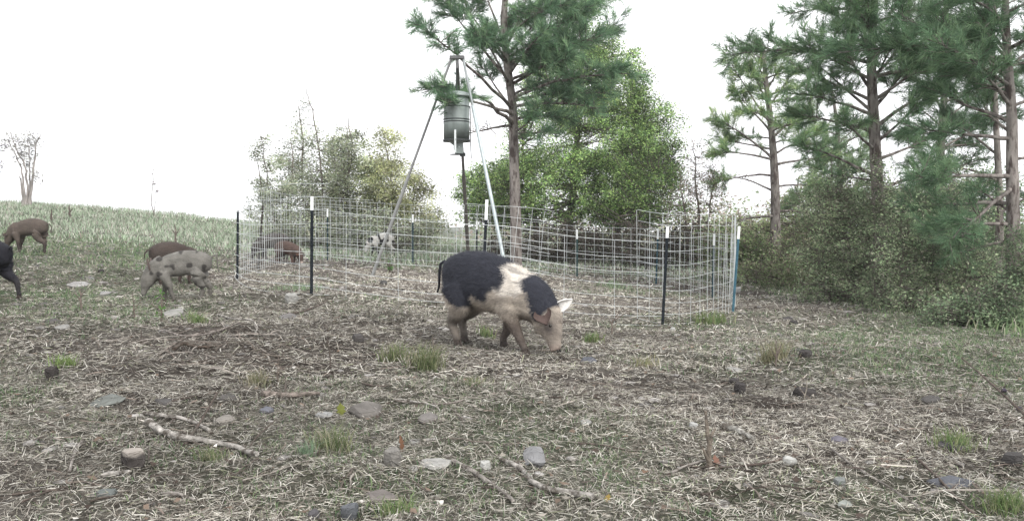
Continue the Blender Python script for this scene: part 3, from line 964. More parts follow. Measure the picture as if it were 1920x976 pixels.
def pipe(nm, p0, p1, r, c, ring=True, sleeve=None):
    m = MB(); m.tube([np.array(p0) - o, np.array(p1) - o], r, 10, c)
    if sleeve:
        a, b = np.array(p0) - o, np.array(p1) - o
        m.tube([a + (b - a) * sleeve, b], r * 1.28, 10, c)
    return m.build(nm, M['tripod'], root, True)


f = G(697, 512); f2 = P(697, 512, 14.4)
ft = np.array([P(697, 512, 14.9).x, 14.9, 0]); ft[2] = Hs(ft[0], ft[1]) - .03
pipe('leg', ft, P(847, 108, 14.7), .021, (.2, .2, .2), sleeve=.0 if False else None)
m = MB(); a = ft - o; b = np.array(P(847, 108, 14.7)) - o
m.tube([a, a + (b - a) * .47], .028, 10, (.24, .245, .24)); m.build('leg_sleeve', M['tripod'], root, True)
ft = np.array([P(957, 520, 13.4).x, 13.4, 0]); ft[2] = Hs(ft[0], ft[1]) - .03
pipe('leg', ft, P(868, 108, 14.7), .021, (.22, .24, .24))
a = ft - o; b = np.array(P(868, 108, 14.7)) - o
m = MB(); m.tube([a, a + (b - a) * .78], .028, 12, (.36, .41, .42)); m.build('leg_sleeve', M['tripod'], root, True)
ft = np.array([P(880, 505, 17.2).x, 17.2, 0]); ft[2] = Hs(ft[0], ft[1]) - .03
pipe('leg', ft, P(857, 108, 14.75), .024, (.09, .085, .08))
a = ft - o; b = np.array(P(857, 108, 14.75)) - o
m = MB(); m.tube([a, a + (b - a) * .5], .034, 10, (.11, .105, .095)); m.build('leg_sleeve', M['tripod'], root, True)
m = MB(); m.box(np.array(P(857, 108, 14.7)) - o, (.24, .10, .05), None, (.1, .1, .1)); m.tube([np.array(P(857, 106, 14.7)) - o, np.array(P(857, 128, 14.7)) - o], .02, 8, (.12, .12, .12))
m.build('top_bracket', M['tripod'], root)

# feed barrel
c = P(856, 226, 14.75)
root = empty('feed_barrel', tuple(c), 0, 'grey green metal feed barrel hanging from the tripod', 'game feeder')
pxm = 14.75 / F


def lathe(m, prof, sides=40, c=(1, 1, 1)):
    a = np.linspace(0, 2 * math.pi, sides, endpoint=False)
    V = np.vstack([np.stack([r * np.cos(a), r * np.sin(a), np.full(sides, z)], -1) for r, z in prof])
    n = len(prof); i = np.arange(n - 1)[:, None] * sides; j = np.arange(sides)[None]; k = (j + 1) % sides
    m.add(V, np.stack([i + j, i + k, i + sides + k, i + sides + j], -1).reshape(-1, 4), c)


rb = 24 * pxm; zt = 44 * pxm; zb = -38 * pxm
m = MB(); lathe(m, [(0, zb + .01), (rb * .97, zb + .01), (rb, zb), (rb, -8 * pxm), (rb * 1.025, -6 * pxm), (rb * 1.0, -4.2 * pxm), (rb, 22 * pxm), (rb * 1.02, 24 * pxm), (rb, 26 * pxm), (rb, zt), (rb * .98, zt + .004), (0, zt + .01)])
drum = m.build('drum', M['drum'], root, True)
for zz in (-3 * pxm, 1.5 * pxm, 25 * pxm):
    m = MB(); lathe(m, [(rb * 1.005, zz - .009), (rb * 1.03, zz - .007), (rb * 1.03, zz + .007), (rb * 1.005, zz + .009)]); m.build('band', M['drum_dark'], drum, True)
m = MB(); lathe(m, [(rb * 1.03, zb - .012), (rb * 1.06, zb - .012), (rb * 1.06, zb + .02), (rb * 1.005, zb + .02)]); m.build('rim', M['drum_dark'], drum, True)
m = MB(); lathe(m, [(rb * 1.005, zt - .01), (rb * 1.22, zt - .012), (rb * 1.22, zt + .008), (rb * 1.1, zt + .05), (rb * .5, zt + .085), (0, zt + .095)]); m.build('lid', M['drum'], root, True)
m = MB(); lathe(m, [(rb * .96, zb), (rb * .5, zb - .03), (.05, zb - .07), (.05, zb - .14), (0, zb - .14)]); m.build('funnel', M['drum'], root, True)
m = MB(); m.box((.04, -.02, zb - .12), (.13, .12, .17)); m.box((.045, -.084, zb - .10), (.02, .008, .02), None, (2, 2, 2)); m.build('control_box', M['drum'], root)
m = MB(); m.box((-.008, -rb * 1.03, zb - .02), (.03, .012, .36)); m.build('bracket_strap', M['galv'], root)
m = MB(); lathe(m, [(0, zb - .225), (.12, zb - .22), (.12, zb - .214), (0, zb - .21)]); m.box((.10, -.03, zb - .22), (.09, .03, .06)); m.build('spinner_plate', M['drum_dark'], root)
m = MB(); m.tube([(0, 0, zt + .09), (0, 0, zt + .30), (0, 0, float(apex.z - c.z) - .06)], .011, 8); m.build('hanger_rod', M['drum_dark'], root)
m = MB(); m.tube([(rb * 1.05, 0, zt * .6), (rb * 1.09, 0, 0), (rb * 1.08, .0, zb), (rb * 1.14, .0, zb - .28)], .008, 6); m.build('cable', M['drum_dark'], root)

# ------------------------------------------------------------------ trees


def unit(n):
    v = rng.normal(0, 1, (n, 3)); return v / np.linalg.norm(v, axis=1)[:, None]


def leaves(m, C, size, col, aspect=.55, up=.4):
    """one folded rhombus (2 triangles) per leaf"""
    n = len(C)
    ax = unit(n); ax[:, 2] *= .6
    ax /= np.linalg.norm(ax, axis=1)[:, None]
    q = unit(n); q[:, 2] += up
    sd = np.cross(ax, q); sd /= np.linalg.norm(sd, axis=1)[:, None] + 1e-9
    nm = np.cross(sd, ax)
    s = size * (.55 + .9 * rng.random(n)); s = s[:, None]
    V = np.empty((n, 4, 3))
    V[:, 0] = C - ax * s * .5; V[:, 1] = C + sd * s * .5 * aspect + nm * s * .12; V[:, 2] = C + ax * s * .5; V[:, 3] = C - sd * s * .5 * aspect + nm * s * .12
    b = np.arange(n)[:, None] * 4
    m.add(V.reshape(-1, 3), np.concatenate([b + np.array([0, 1, 2]), b + np.array([0, 2, 3])]), np.repeat(col, 4, 0))


def tufts(m, C, D, L, k, W, cols, var=.38):
    """pine needle tufts: k thin triangles fanned about each twig direction"""
    n = len(C)
    c = pick(n, cols, None, var)
    for _ in range(k):
        d = D * .95 + unit(n) * .7
        d /= np.linalg.norm(d, axis=1)[:, None]
        sd = np.cross(d, unit(n)); sd /= np.linalg.norm(sd, axis=1)[:, None] + 1e-9
        l = (L * (.7 + .5 * rng.random(n)))[:, None]
        st = C + D * (rng.random((n, 1)) - .6) * L * .9
        V = np.stack([st - sd * W, st + sd * W, st + d * l], 1).reshape(-1, 3)
        cc = c * (.8 + .4 * rng.random((n, 1)))
        m.add(V, np.arange(n * 3).reshape(-1, 3), np.repeat(cc, 3, 0))


def limb_path(a, b, rise, n=9, w=.05):
    a, b = np.array(a, float), np.array(b, float)
    t = np.linspace(0, 1, n)[:, None]
    p = a + (b - a) * t
    L = np.linalg.norm(b - a)
    p[:, 2] += (rise * L * 4 * t * (1 - t))[:, 0]
    j = np.cumsum(rng.normal(0, w * L / n, (n, 3)), 0); j -= j[0]; j -= j[-1] * t
    return p + j


def pine(label, px, d, trunk, r0, limbs, filler, tuftL, W, cols, twigd=1.0, k=13, dens=1.0, seed=1, name='pine_tree', base_py=None, group='pine trees round the clearing', fang=None):
    """trunk: [(px,py)] above ground; limbs: (py on trunk, tip px, tip py, depth offset, rise, leafy fraction start)"""
    base = on(px, d)
    root = empty(name, tuple(base), 0, label, 'pine tree', group)
    o = np.array(base)
    tp = [np.array([base.x, base.y, base.z - .1])] + [np.array(P(a, b, d)) for a, b in trunk]
    T = cr(tp, 6); nT = len(T)
    zz = T[:, 2]
    rad = r0 * (1 - .72 * (zz - zz[0]) / (zz[-1] - zz[0]))
    rad[0] *= 1.35; rad[1] *= 1.12
    m = MB(); m.tube(T - o, rad, 14, jit=.12); m.build('trunk', M['pine_bark'], root, True)
    TC, TD = [], []
    def trunk_at(z):
        return np.array([np.interp(z, zz, T[:, 0]), np.interp(z, zz, T[:, 1]), z]), np.interp(z, zz, rad)
    def twigs(path, rr, mm, start, leafy, spread, fk=1):
        L = np.linalg.norm(path[-1] - path[0]); n = len(path)
        nt = max(5, int(L * 15 * twigd * fk))
        for q in range(nt):
            t = start + (1 - start) * (q + rng.random()) / nt
            i = t * (n - 1); i0 = min(int(i), n - 2); f = i - i0
            p = path[i0] * (1 - f) + path[i0 + 1] * f
            dr = path[i0 + 1] - path[i0]; dr /= np.linalg.norm(dr)
            v = dr * .55 + unit(1)[0] * .8; v[2] = v[2] * .6 + .22; v /= np.linalg.norm(v)
            l = spread * (.35 + .75 * rng.random()) * (1.1 - .5 * t)
            e = p + v * l; mid = (p + e) / 2 + unit(1)[0] * l * .08
            mm.tube([p, mid, e], [rr * .32 * (1 - .5 * t), rr * .2, .004], 4, cap=False)
            if leafy:
                kk = max(2, int(l / (tuftL * .42)))
                for w in range(kk):
                    s = .35 + .65 * (w + 1) / kk
                    TC.append(p + (e - p) * s + unit(1)[0] * tuftL * .22); TD.append(v)
                    if rng.random() < .5 * dens:
                        u = v + unit(1)[0] * .9; u /= np.linalg.norm(u)
                        TC.append(p + (e - p) * s + u * tuftL * .5); TD.append(u)
        TC.append(path[-1]); TD.append((path[-1] - path[-2]) / np.linalg.norm(path[-1] - path[-2]))
    for (py, tx, ty, dz, rise, start) in limbs:
        z = P(px, py, d).z
        a, ra = trunk_at(z); b = np.array(P(tx, ty, d + dz))
        path = limb_path(a, b, rise); L = np.linalg.norm(b - a)
        r_ = min(ra * .45, .012 + .014 * L)
        nb = MB()
        twigs(path, r_, nb, abs(start), start >= 0, min(.16 * L + .22, .42 if dz < -3 else 9), .4 if dz < -3 else 1)
        m = MB.merge(None, nb, path, r_, o)
        m.build('branch', M['pine_bark'], root, True)
    n_, z0f, z1f, Lb, Lt = filler
    for q in range(n_):
        t = (q + rng.random()) / n_
        z = z0f + (z1f - z0f) * t
        a, ra = trunk_at(min(z, zz[-1]))
        ang = q * 2.4 + rng.random() * .8
        if fang: ang = fang[0] + fang[1] * (((q * .618) % 1) * 2 - 1)
        l = (Lb * (1 - t) + Lt * t) * (.7 + .5 * rng.random())
        b = a + np.array([math.cos(ang) * l, math.sin(ang) * l, l * (.05 + .35 * t) * (.4 + rng.random())])
        path = limb_path(a, b, .06)
        r_ = min(ra * .45, .012 + .014 * l)
        nb = MB(); twigs(path, r_, nb, .25, True, .16 * l + .22)
        m = MB.merge(None, nb, path, r_, o)
        m.build('branch', M['pine_bark'], root, True)
    TCa, TDa = np.array(TC), np.array(TD)
    m = MB(); tufts(m, TCa - o, TDa, tuftL, k, W, cols)
    m.build('needles', M['needle'], root, kind='stuff')
    print(label[:30], 'tufts', len(TC))
    return root


def _merge(dummy, nb, path, r_, o):
    m = MB(); m.tube(path - o, np.linspace(r_, .006, len(path)), 7, cap=False)
    if nb.v:
        V = np.vstack(nb.v); V = V - o
        Fa = [f for f in nb.f]
        off = m.n
        m.v.append(V); m.f += [f + off for f in Fa]; m.c.append(np.vstack(nb.c)); m.n += len(V)
    return m


MB.merge = staticmethod(_merge)


def crown_tree(label, px, d, stems, clusters, nleaf, size, cols, name='tree', cat='tree', sr=.3, r0=.05, mat_leaf='leaf', group=None, up=.4, branch_n=1.0, aspect=.55, twig=True, dropstem=0, depth=1.0, zspread=.75, barkm='bark'):
    """stems: list of paths [(px,py,dz)..] from the ground; clusters: [(px,py,rx_px,ry_px,n)] filled with leaf clumps"""
    base = on(px, d)
    root = empty(name, tuple(base), 0, label, cat, group)
    o = np.array(base); pm = d / F
    nodes = []
    m = MB()
    for st in stems:
        pts = []
        for i, (a, b, dz) in enumerate(st):
            q = np.array(P(a, b, d + dz))
            if i == 0: q[2] = Hs(q[0], q[1]) - .05
            pts.append(q)
        T = cr(pts, 5)
        T[1:] += rng.normal(0, .02, T[1:].shape)
        rr = np.linspace(r0, r0 * .22, len(T)) * (.75 + .5 * rng.random())
        m.tube(T - o, rr, 8, jit=.15)
        nodes += [(T[i], rr[i]) for i in range(len(T) // 4, len(T))]
    m.build('trunk', M[barkm], root, True)
    NP = np.array([q[0] for q in nodes])
    cl = []
    for (cx, cy, rx, ry, n) in clusters:
        for _ in range(n):
            while True:
                u = rng.random(3) * 2 - 1
                if (u ** 2).sum() < 1: break
            rr_ = (u ** 2).sum() ** .5
            u = u / max(rr_, .01) * (rr_ ** .6)
            dd = d + u[1] * rx * pm * depth
            cl.append(np.array(P(cx + u[0] * rx, cy + u[2] * ry, dd)))
    mbr = MB(); LC = []; LT = []; per = nleaf / max(len(cl), 1)
    for cpt in cl:
        g = Hs(cpt[0], cpt[1])
        if cpt[2] < g + .05: cpt[2] = g + .05 + rng.random() * .2
        dd = np.linalg.norm((NP - cpt) * np.array([1, 1, 1.0]), axis=1) + np.maximum(NP[:, 2] - cpt[2], 0) * 1.5
        i = int(np.argmin(dd)); a = NP[i]; L = np.linalg.norm(cpt - a)
        if twig:
            mid = (a + cpt) / 2 + np.array([0, 0, -.08 * L]) + unit(1)[0] * L * .1
            mbr.tube([a - o, mid - o, cpt - o], [min(nodes[i][1] * .6, .004 + .012 * L), .005 + .004 * L, .003], 4, cap=False)
            for _ in range(3):
                mbr.tube([cpt - o, cpt - o + unit(1)[0] * sr * .9 + np.array([0, 0, .05])], [.0035, .0015], 3, cap=False)
        k = rng.poisson(per * (.4 + 1.2 * rng.random()))
        if k:
            LT.append(np.full(k, .35 + 1.35 * rng.random())); LC.append(cpt + rng.normal(0, sr * .5, (k, 3)) * np.array([1, 1, zspread]))
    mbr.build('branches', M[barkm], root, True)
    LC = np.vstack(LC); tone = fbm(LC[:, 0] * 1.3, LC[:, 2] * 1.3, 5)[:, None]
    m = MB(); leaves(m, LC - o, size, pick(len(LC), cols, None, .2) * (.7 + .6 * tone) * np.concatenate(LT)[:, None], aspect, up)
    m.build('foliage', M[mat_leaf], root, kind='stuff')
    print(label[:30], 'leaves', len(LC))
    return root


PG = [(.17, .29, .165), (.13, .22, .135), (.25, .37, .21), (.10, .165, .105)]
# pine with the bare lower trunk standing behind the pen
pine('tall pine with a bare lower trunk rising between tripod and cedar', 968, 18.6, [(967, 420), (964, 300), (961, 200), (950, 110), (945, 30), (955, -80), (960, -230)], .128,
     [(232, 806, 168, -4.3, .03, .7), (205, 778, 46, -4.2, .02, .6), (150, 826, -5, -.6, -.03, .7), (120, 862, -12, .5, -.04, .65), (215, 838, 192, -4.3, .03, .7),
      (235, 880, 250, -1.2, .02, -.5), (205, 900, 120, .5, .0, .6), (185, 1180, 138, -1.2, .05, .3), (200, 1120, 205, -.8, .05, .3), (160, 1155, 45, -.5, .0, .25), (130, 1100, 20, .6, .0, .2),
      (225, 1075, 225, .8, .06, .3), (150, 1070, 110, -1.2, .03, .2), (180, 1040, 150, 1.0, .03, .25), (105, 1060, -30, -.6, -.03, .2), (190, 1145, 175, -.2, .04, .3), (245, 1010, 200, -.9, -.1, .5),
      (250, 1030, 248, -.5, .0, .55), (90, 890, -60, .4, 0, .5), (120, 1120, 70, -1.0, .02, .2), (140, 1020, 60, -1.5, .02, .2), (90, 1010, -60, .3, .0, .2), (165, 905, 70, -1.4, .02, .65), (110, 1150, -10, .5, .02, .2)],
     (11, 4.0, 7.2, 2.1, .9), .19, .0048, PG, 1.1, 17, fang=(.1, 1.9))

# right pines
pine('slim pine right of the pen with bare dead lower limbs', 1455, 24, [(1454, 420), (1452, 320), (1445, 230), (1436, 150), (1432, 95)], .16,
     [(405, 1352, 425, -1, .04, -.4), (360, 1366, 330, .5, .05, -.4), (330, 1340, 345, 0, .06, .7), (395, 1560, 415, 0, .06, -.4), (350, 1545, 352, 0, .04, .6), (300, 1335, 222, 0, .05, .6), (310, 1560, 300, 1, .05, .6),
      (280, 1352, 262, .5, 0, .6), (250, 1375, 170, 0, .02, .6), (230, 1372, 120, 0, -.03, .75), (290, 1535, 250, 0, .03, .4), (260, 1530, 190, .5, .02, .3), (200, 1400, 110, 0, 0, .4),
      (200, 1490, 130, 0, 0, .3), (160, 1410, 95, 0, 0, .3), (170, 1475, 105, 0, 0, .3), (300, 1340, 290, -.6, .05, .65)],
     (20, 3.1, 5.6, 1.25, .5), .22, .0062, [(.23, .34, .17), (.16, .26, .14), (.34, .44, .2)], .9, 14)
pine('big pine with spreading crown and vine covered trunk base', 1648, 14.5, [(1650, 450), (1644, 330), (1638, 220), (1634, 110), (1640, -20), (1645, -200)], .125,
     [(330, 1500, 270, 0, .02, .6), (250, 1492, 215, .5, .03, .6), (215, 1505, 175, -.5, .03, .45), (190, 1490, 128, 0, .03, .35), (150, 1500, 90, .3, .03, .3), (110, 1570, 20, 0, .0, .2), (120, 1600, -20, 0, 0, .2),
      (300, 1755, 250, .5, -.02, .5), (270, 1745, 175, -.5, -.02, .5), (360, 1760, 300, .6, -.02, .55), (240, 1790, 130, .3, .0, .45), (190, 1770, 90, -.3, .0, .4), (150, 1740, 30, .3, .0, .3), (340, 1560, 330, .5, .02, .5),
      (400, 1730, 370, -.5, .03, .5), (130, 1690, 10, -.5, .0, .2), (110, 1540, -10, 0, .0, .2), (420, 1585, 400, .5, .03, -.4), (280, 1580, 225, -.7, 0, .6), (90, 1620, -60, -.6, 0, .1), (170, 1560, 60, -.6, 0, .25), (160, 1680, 70, -.8, 0, .25),
      (90, 1700, -30, .3, 0, .1), (210, 1530, 120, .6, 0, .3), (205, 1720, 100, .8, 0, .3)],
     (17, 3.2, 6.2, 2.2, 1.0), .17, .004, [(.17, .28, .155), (.13, .215, .125), (.24, .35, .19)], 1.25, 15)
pine('tall dark pine at the right edge with a thick grey trunk', 1898, 12.0, [(1900, 450), (1898, 330), (1897, 220), (1890, 120), (1885, 20), (1885, -150)], .105,
     [(420, 1730, 430, 0, .02, .5), (380, 1700, 395, .8, .03, .45), (330, 1715, 330, -.5, .0, .5), (260, 1710, 240, 0, .0, .5), (230, 1740, 165, .5, .02, .45), (180, 1700, 90, 0, .0, .4), (150, 1750, 30, 0, 0, .3), (100, 1800, -30, 0, 0, .2),
      (350, 1780, 455, -.6, .02, .5), (200, 1820, 110, -.8, 0, .35), (300, 2000, 280, 0, 0, .4), (200, 2020, 150, 0, 0, .3), (130, 1990, 40, 0, 0, .3), (110, 1830, 40, -.5, 0, .3), (250, 1830, 200, .9, .0, .5), (130, 1690, 30, .6, 0, .3), (450, 1780, 480, .3, .02, .5), (400, 1830, 350, .8, 0, .5),
      (160, 1760, 80, -.8, 0, .3), (90, 1850, -40, -.3, 0, .2)],
     (15, 3.0, 5.0, 2.0, 1.0), .16, .0036, [(.14, .235, .135), (.11, .18, .11), (.20, .30, .17)], 1.25, 15)
pine('thin pine trunk standing just left of the right edge pine', 1873, 15.5, [(1874, 450), (1872, 330), (1866, 200), (1860, 60), (1855, -120)], .075,
     [(340, 1740, 300, 0, .03, .5), (290, 1760, 210, .6, .02, .5), (380, 1760, 370, .5, 0, .55), (240, 1800, 120, 0, 0, .4), (400, 1960, 350, 0, 0, .5), (200, 1780, 60, .4, 0, .3), (160, 1960, 100, 0, 0, .3)],
     (11, 3.2, 6.0, 1.9, .9), .17, .0042, [(.14, .21, .13), (.11, .175, .11)], 1.1, 13)

# cedar: conical, dense, yellow-green tips
CG = [(.33, .47, .18), (.25, .38, .15), (.16, .25, .11), (.40, .52, .2), (.10, .16, .075)]
crown_tree('broad dense cedar with yellow green sprays behind the pen', 1068, 26.5, [[(1065, 500, 0), (1068, 420, 0), (1080, 300, 0), (1090, 150, 0), (1092, 10, 0)], [(1150, 500, .6), (1160, 430, .6), (1185, 330, .6), (1190, 230, .5)], [(1012, 500, .8), (1005, 430, .6), (985, 330, .5), (980, 260, .3)], [(1180, 500, -.8), (1190, 420, -.8), (1230, 330, -.6)]],
           [(1095, 60, 60, 75, 90), (1085, 170, 115, 80, 240), (1090, 270, 165, 85, 400), (1060, 350, 185, 75, 460), (1180, 340, 105, 75, 220), (930, 360, 78, 55, 140), (1225, 300, 66, 60, 100), (1195, 215, 50, 60, 70), (1200, 160, 20, 55, 22), (1150, 150, 66, 75, 110), (1235, 250, 55, 60, 80), (1180, 395, 120, 30, 110), (905, 400, 55, 30, 50)],
           150000, .064, CG, name='cedar_tree', sr=.27, r0=.14, aspect=.5, up=.6)

# loose bare-branched thicket left of the feeder
YG = [(.48, .53, .30), (.40, .46, .27), (.55, .56, .36), (.32, .36, .24), (.42, .38, .30)]
BG = [(.38, .43, .30), (.30, .35, .25), (.44, .44, .35), (.2, .23, .17)]
GRP = 'thin leaved trees of the thicket left of the feeder'
crown_tree('gangly nearly bare tree with the tallest leaning stem', 600, 27, [[(602, 480, 0), (606, 400, .1), (600, 300, 0), (588, 220, 0), (573, 165, 0)], [(610, 480, .3), (640, 380, .3), (660, 290, .2), (650, 215, 0)], [(596, 480, 0), (570, 380, .2), (566, 260, .2), (560, 200, .2)]],
           [(575, 240, 30, 50, 26), (600, 320, 60, 60, 60), (560, 300, 30, 50, 22), (640, 300, 30, 60, 36), (600, 380, 70, 70, 90)], 10500, .06, BG, sr=.26, r0=.045, group=GRP)
crown_tree('dull green leafy tree at the left end of the thicket', 525, 26, [[(518, 480, 0), (512, 400, 0), (500, 320, 0), (488, 248, 0)], [(530, 480, .2), (540, 380, 0), (548, 300, 0), (545, 260, 0)], [(508, 480, 0), (495, 390, 0), (480, 300, .2)]],
           [(495, 275, 22, 30, 10), (520, 340, 42, 50, 55), (545, 390, 60, 60, 80), (490, 390, 32, 30, 12)], 10500, .06, BG, sr=.24, r0=.04, group=GRP)
crown_tree('grey green bushy tree in the middle of the thicket', 660, 28, [[(655, 480, 0), (650, 380, 0), (655, 300, 0), (648, 235, 0)], [(672, 480, 0), (690, 380, 0), (700, 300, 0)], [(640, 480, 0), (625, 380, 0), (630, 300, 0)]],
           [(655, 300, 50, 50, 50), (660, 370, 70, 60, 110), (620, 400, 50, 45, 50)], 24000, .066, YG[:4] + BG, sr=.28, r0=.045, group=GRP, barkm='pale_bark')
crown_tree('yellow leaved tree at the right of the thicket', 742, 28, [[(740, 480, 0), (736, 380, 0), (728, 300, 0), (718, 240, 0)], [(752, 480, 0), (765, 400, 0), (790, 330, 0)], [(730, 480, 0), (705, 400, 0), (700, 330, 0)]],
           [(725, 290, 28, 48, 32), (735, 350, 60, 55, 100), (775, 385, 48, 60, 60), (700, 400, 45, 45, 45), (800, 420, 32, 34, 24)], 24000, .066, [(.52, .54, .29), (.44, .47, .28), (.36, .40, .25), (.48, .46, .34)], sr=.28, r0=.045, group=GRP, barkm='pale_bark')
crown_tree('low brushy shrub at the foot of the thicket', 690, 25.5, [[(680, 480, 0), (670, 440, 0), (660, 400, 0)], [(700, 480, 0), (720, 440, 0), (740, 400, 0)], [(590, 480, 0), (600, 440, 0), (610, 400, 0)]],
           [(600, 430, 90, 32, 90), (720, 430, 90, 32, 90), (520, 440, 40, 24, 30), (800, 440, 50, 24, 40)], 9500, .07, BG, name='shrub', cat='shrub', sr=.3, r0=.03)

# bare reddish scrub right of the cedar
SC = [(.26, .19, .17), (.2, .17, .14), (.16, .18, .1), (.3, .24, .2)]
crown_tree('leafless reddish sapling between cedar and slim pine', 1308, 24, [[(1306, 490, 0), (1310, 400, 0), (1304, 320, 0), (1300, 262, 0)], [(1318, 490, 0), (1330, 400, 0), (1340, 330, 0)], [(1290, 490, 0), (1285, 400, 0), (1275, 340, 0)]],
           [(1305, 320, 36, 55, 55), (1330, 370, 40, 50, 55), (1280, 390, 40, 50, 45)], 2600, .05, SC, sr=.25, r0=.035)
crown_tree('dense dead brush under the cedar behind the pen', 1100, 23.5, [[(x_, 500, 0), (x_ + 6, 460, 0), (x_ + 12, 415, 0)] for x_ in (1010, 1050, 1095, 1140, 1190, 1240, 1285)],
           [(1060, 455, 80, 36, 120), (1190, 460, 90, 40, 150), (1290, 455, 60, 40, 90), (960, 460, 50, 26, 40)], 20000, .06, [(.06, .055, .042), (.045, .05, .035), (.08, .065, .055), (.1, .085, .075)], name='brush', cat='shrub', sr=.3, r0=.03)
crown_tree('tangled green shrub right behind the blue corner post', 1405, 19.5, [[(1400, 520, 0), (1396, 470, 0), (1390, 430, 0)], [(1415, 520, 0), (1425, 470, 0), (1432, 440, 0)], [(1360, 515, 1), (1352, 470, 1), (1345, 430, 1)]],
           [(1400, 470, 40, 45, 60), (1430, 490, 50, 30, 50), (1350, 465, 40, 40, 45)], 7000, .055, [(.2, .28, .13), (.15, .21, .11), (.28, .32, .18), (.22, .19, .15)], name='shrub', cat='shrub', sr=.26, r0=.025)

# leafy understorey on the right
UG = [(.33, .42, .25), (.25, .33, .2), (.42, .5, .31), (.15, .2, .125), (.42, .42, .32)]
GU = 'leafy undergrowth trees at the right'
crown_tree('small leaved tree wrapped round the big pine trunk', 1600, 15.0, [[(1605, 585, 0), (1598, 500, 0), (1580, 420, 0), (1560, 370, 0)], [(1630, 585, -.2), (1640, 500, -.3), (1650, 420, -.3), (1640, 350, -.2)], [(1560, 575, .3), (1550, 500, .3), (1530, 430, .3)]],
           [(1560, 400, 65, 50, 90), (1610, 460, 75, 70, 150), (1650, 420, 40, 100, 80), (1540, 480, 50, 50, 50), (1560, 340, 50, 50, 30), (1690, 380, 50, 60, 40), (1580, 540, 95, 34, 70)], 19000, .040, UG, sr=.2, r0=.028, group=GU)
crown_tree('dark leafy thicket under the right edge pines', 1760, 13, [[(1760, 600, 0), (1750, 520, 0), (1740, 440, 0), (1735, 400, 0)], [(1800, 600, 0), (1810, 520, 0), (1820, 460, 0)], [(1700, 590, 0), (1690, 520, 0), (1700, 450, 0)]],
           [(1750, 420, 90, 80, 110), (1720, 500, 80, 60, 80), (1810, 500, 80, 70, 90), (1800, 380, 80, 70, 40), (1760, 570, 120, 45, 90)], 19000, .040, UG, sr=.2, r0=.028, group=GU)
crown_tree('low dark bush at the right edge below the thick pine', 1860, 10.8, [[(1850, 625, 0), (1845, 580, 0), (1835, 540, 0)], [(1890, 630, 0), (1895, 570, 0), (1900, 530, 0)], [(1920, 630, 0), (1930, 560, 0), (1940, 500, 0)]],
           [(1850, 590, 60, 45, 90), (1910, 570, 60, 70, 100), (1780, 595, 50, 30, 50), (1930, 480, 50, 60, 50)], 15000, .034, [(.22, .3, .18), (.16, .22, .14), (.3, .37, .23)], name='bush', cat='bush', sr=.17, r0=.02, group=GU)
crown_tree('pale green shrub between slim pine and big pine', 1500, 18, [[(1500, 535, 0), (1495, 470, 0), (1490, 420, 0)], [(1530, 540, 0), (1540, 470, 0), (1545, 400, 0)], [(1470, 530, 0), (1465, 480, 0)]],
           [(1500, 470, 50, 60, 70), (1545, 420, 40, 60, 50), (1490, 515, 60, 25, 50), (1410, 505, 30, 20, 20)], 8500, .05, [(.26, .34, .17), (.19, .26, .13), (.34, .38, .22), (.28, .24, .19)], name='shrub', cat='shrub', sr=.24, r0=.022, group=GU)
pine('scraggy pine behind with low dark boughs between the big pine and the edge', 1765, 19, [(1765, 450), (1762, 330), (1768, 220), (1775, 100), (1772, -40), (1770, -160)], .11,
     [(470, 1690, 470, -.5, .04, .3), (455, 1850, 460, .4, .04, .3), (430, 1680, 425, .4, .05, .3), (420, 1860, 405, -.4, .04, .3), (385, 1675, 370, -.3, .05, .35), (375, 1860, 350, .5, .04, .35), (340, 1690, 310, .5, .03, .4), (330, 1850, 295, -.5, .03, .4),
      (290, 1700, 250, -.4, .02, .4), (280, 1850, 235, .4, .02, .4), (240, 1710, 190, 0, .02, .4), (230, 1845, 170, 0, .02, .4), (400, 1780, 430, -1.6, .0, .4), (450, 1740, 470, -1.4, 0, .4)],
     (14, 2.4, 5.5, 2.0, .8), .18, .0052, [(.11, .18, .10), (.085, .14, .085), (.15, .23, .13)], 1.0, 13)
pine('leaning far pine filling the gap between slim pine and big pine', 1575, 27, [(1576, 440), (1574, 330), (1570, 240), (1560, 170)], .13,
     [(430, 1520, 430, -.5, .04, .3), (410, 1630, 400, .4, .04, .3), (380, 1515, 365, .4, .05, .3), (370, 1630, 345, -.4, .04, .3), (340, 1525, 310, 0, .05, .35), (320, 1620, 290, 0, .03, .4), (280, 1530, 245, 0, .02, .4), (270, 1610, 235, 0, .02, .4)],
     (22, 1.2, 4.2, 1.8, .7), .22, .007, [(.2, .29, .16), (.15, .23, .13), (.26, .34, .19)], .9, 12)
crown_tree('ivy and leafy stems climbing the trunk of the big pine', 1647, 14.2, [[(1640, 575, -.15), (1641, 480, -.15), (1637, 380, -.15), (1634, 300, -.15)], [(1660, 575, -.1), (1660, 480, -.15), (1655, 400, -.15)]],
           [(1645, 470, 30, 95, 46), (1640, 360, 26, 70, 30), (1650, 540, 46, 34, 26)], 5200, .038, UG, name='vine', cat='vine', sr=.14, r0=.012)
crown_tree('bushy green tree right behind the slim dead limbed pine', 1500, 29, [[(1500, 500, 0), (1495, 440, 0), (1490, 380, 0), (1500, 330, 0)], [(1540, 500, 0), (1545, 430, 0), (1550, 370, 0)]],
           [(1500, 410, 70, 50, 90), (1545, 380, 60, 60, 80), (1590, 420, 60, 60, 80), (1430, 450, 60, 40, 70), (1380, 440, 50, 34, 50)], 15000, .085, [(.36, .42, .22), (.28, .35, .19), (.44, .47, .28), (.36, .3, .24)], sr=.36, r0=.06, group=GU)
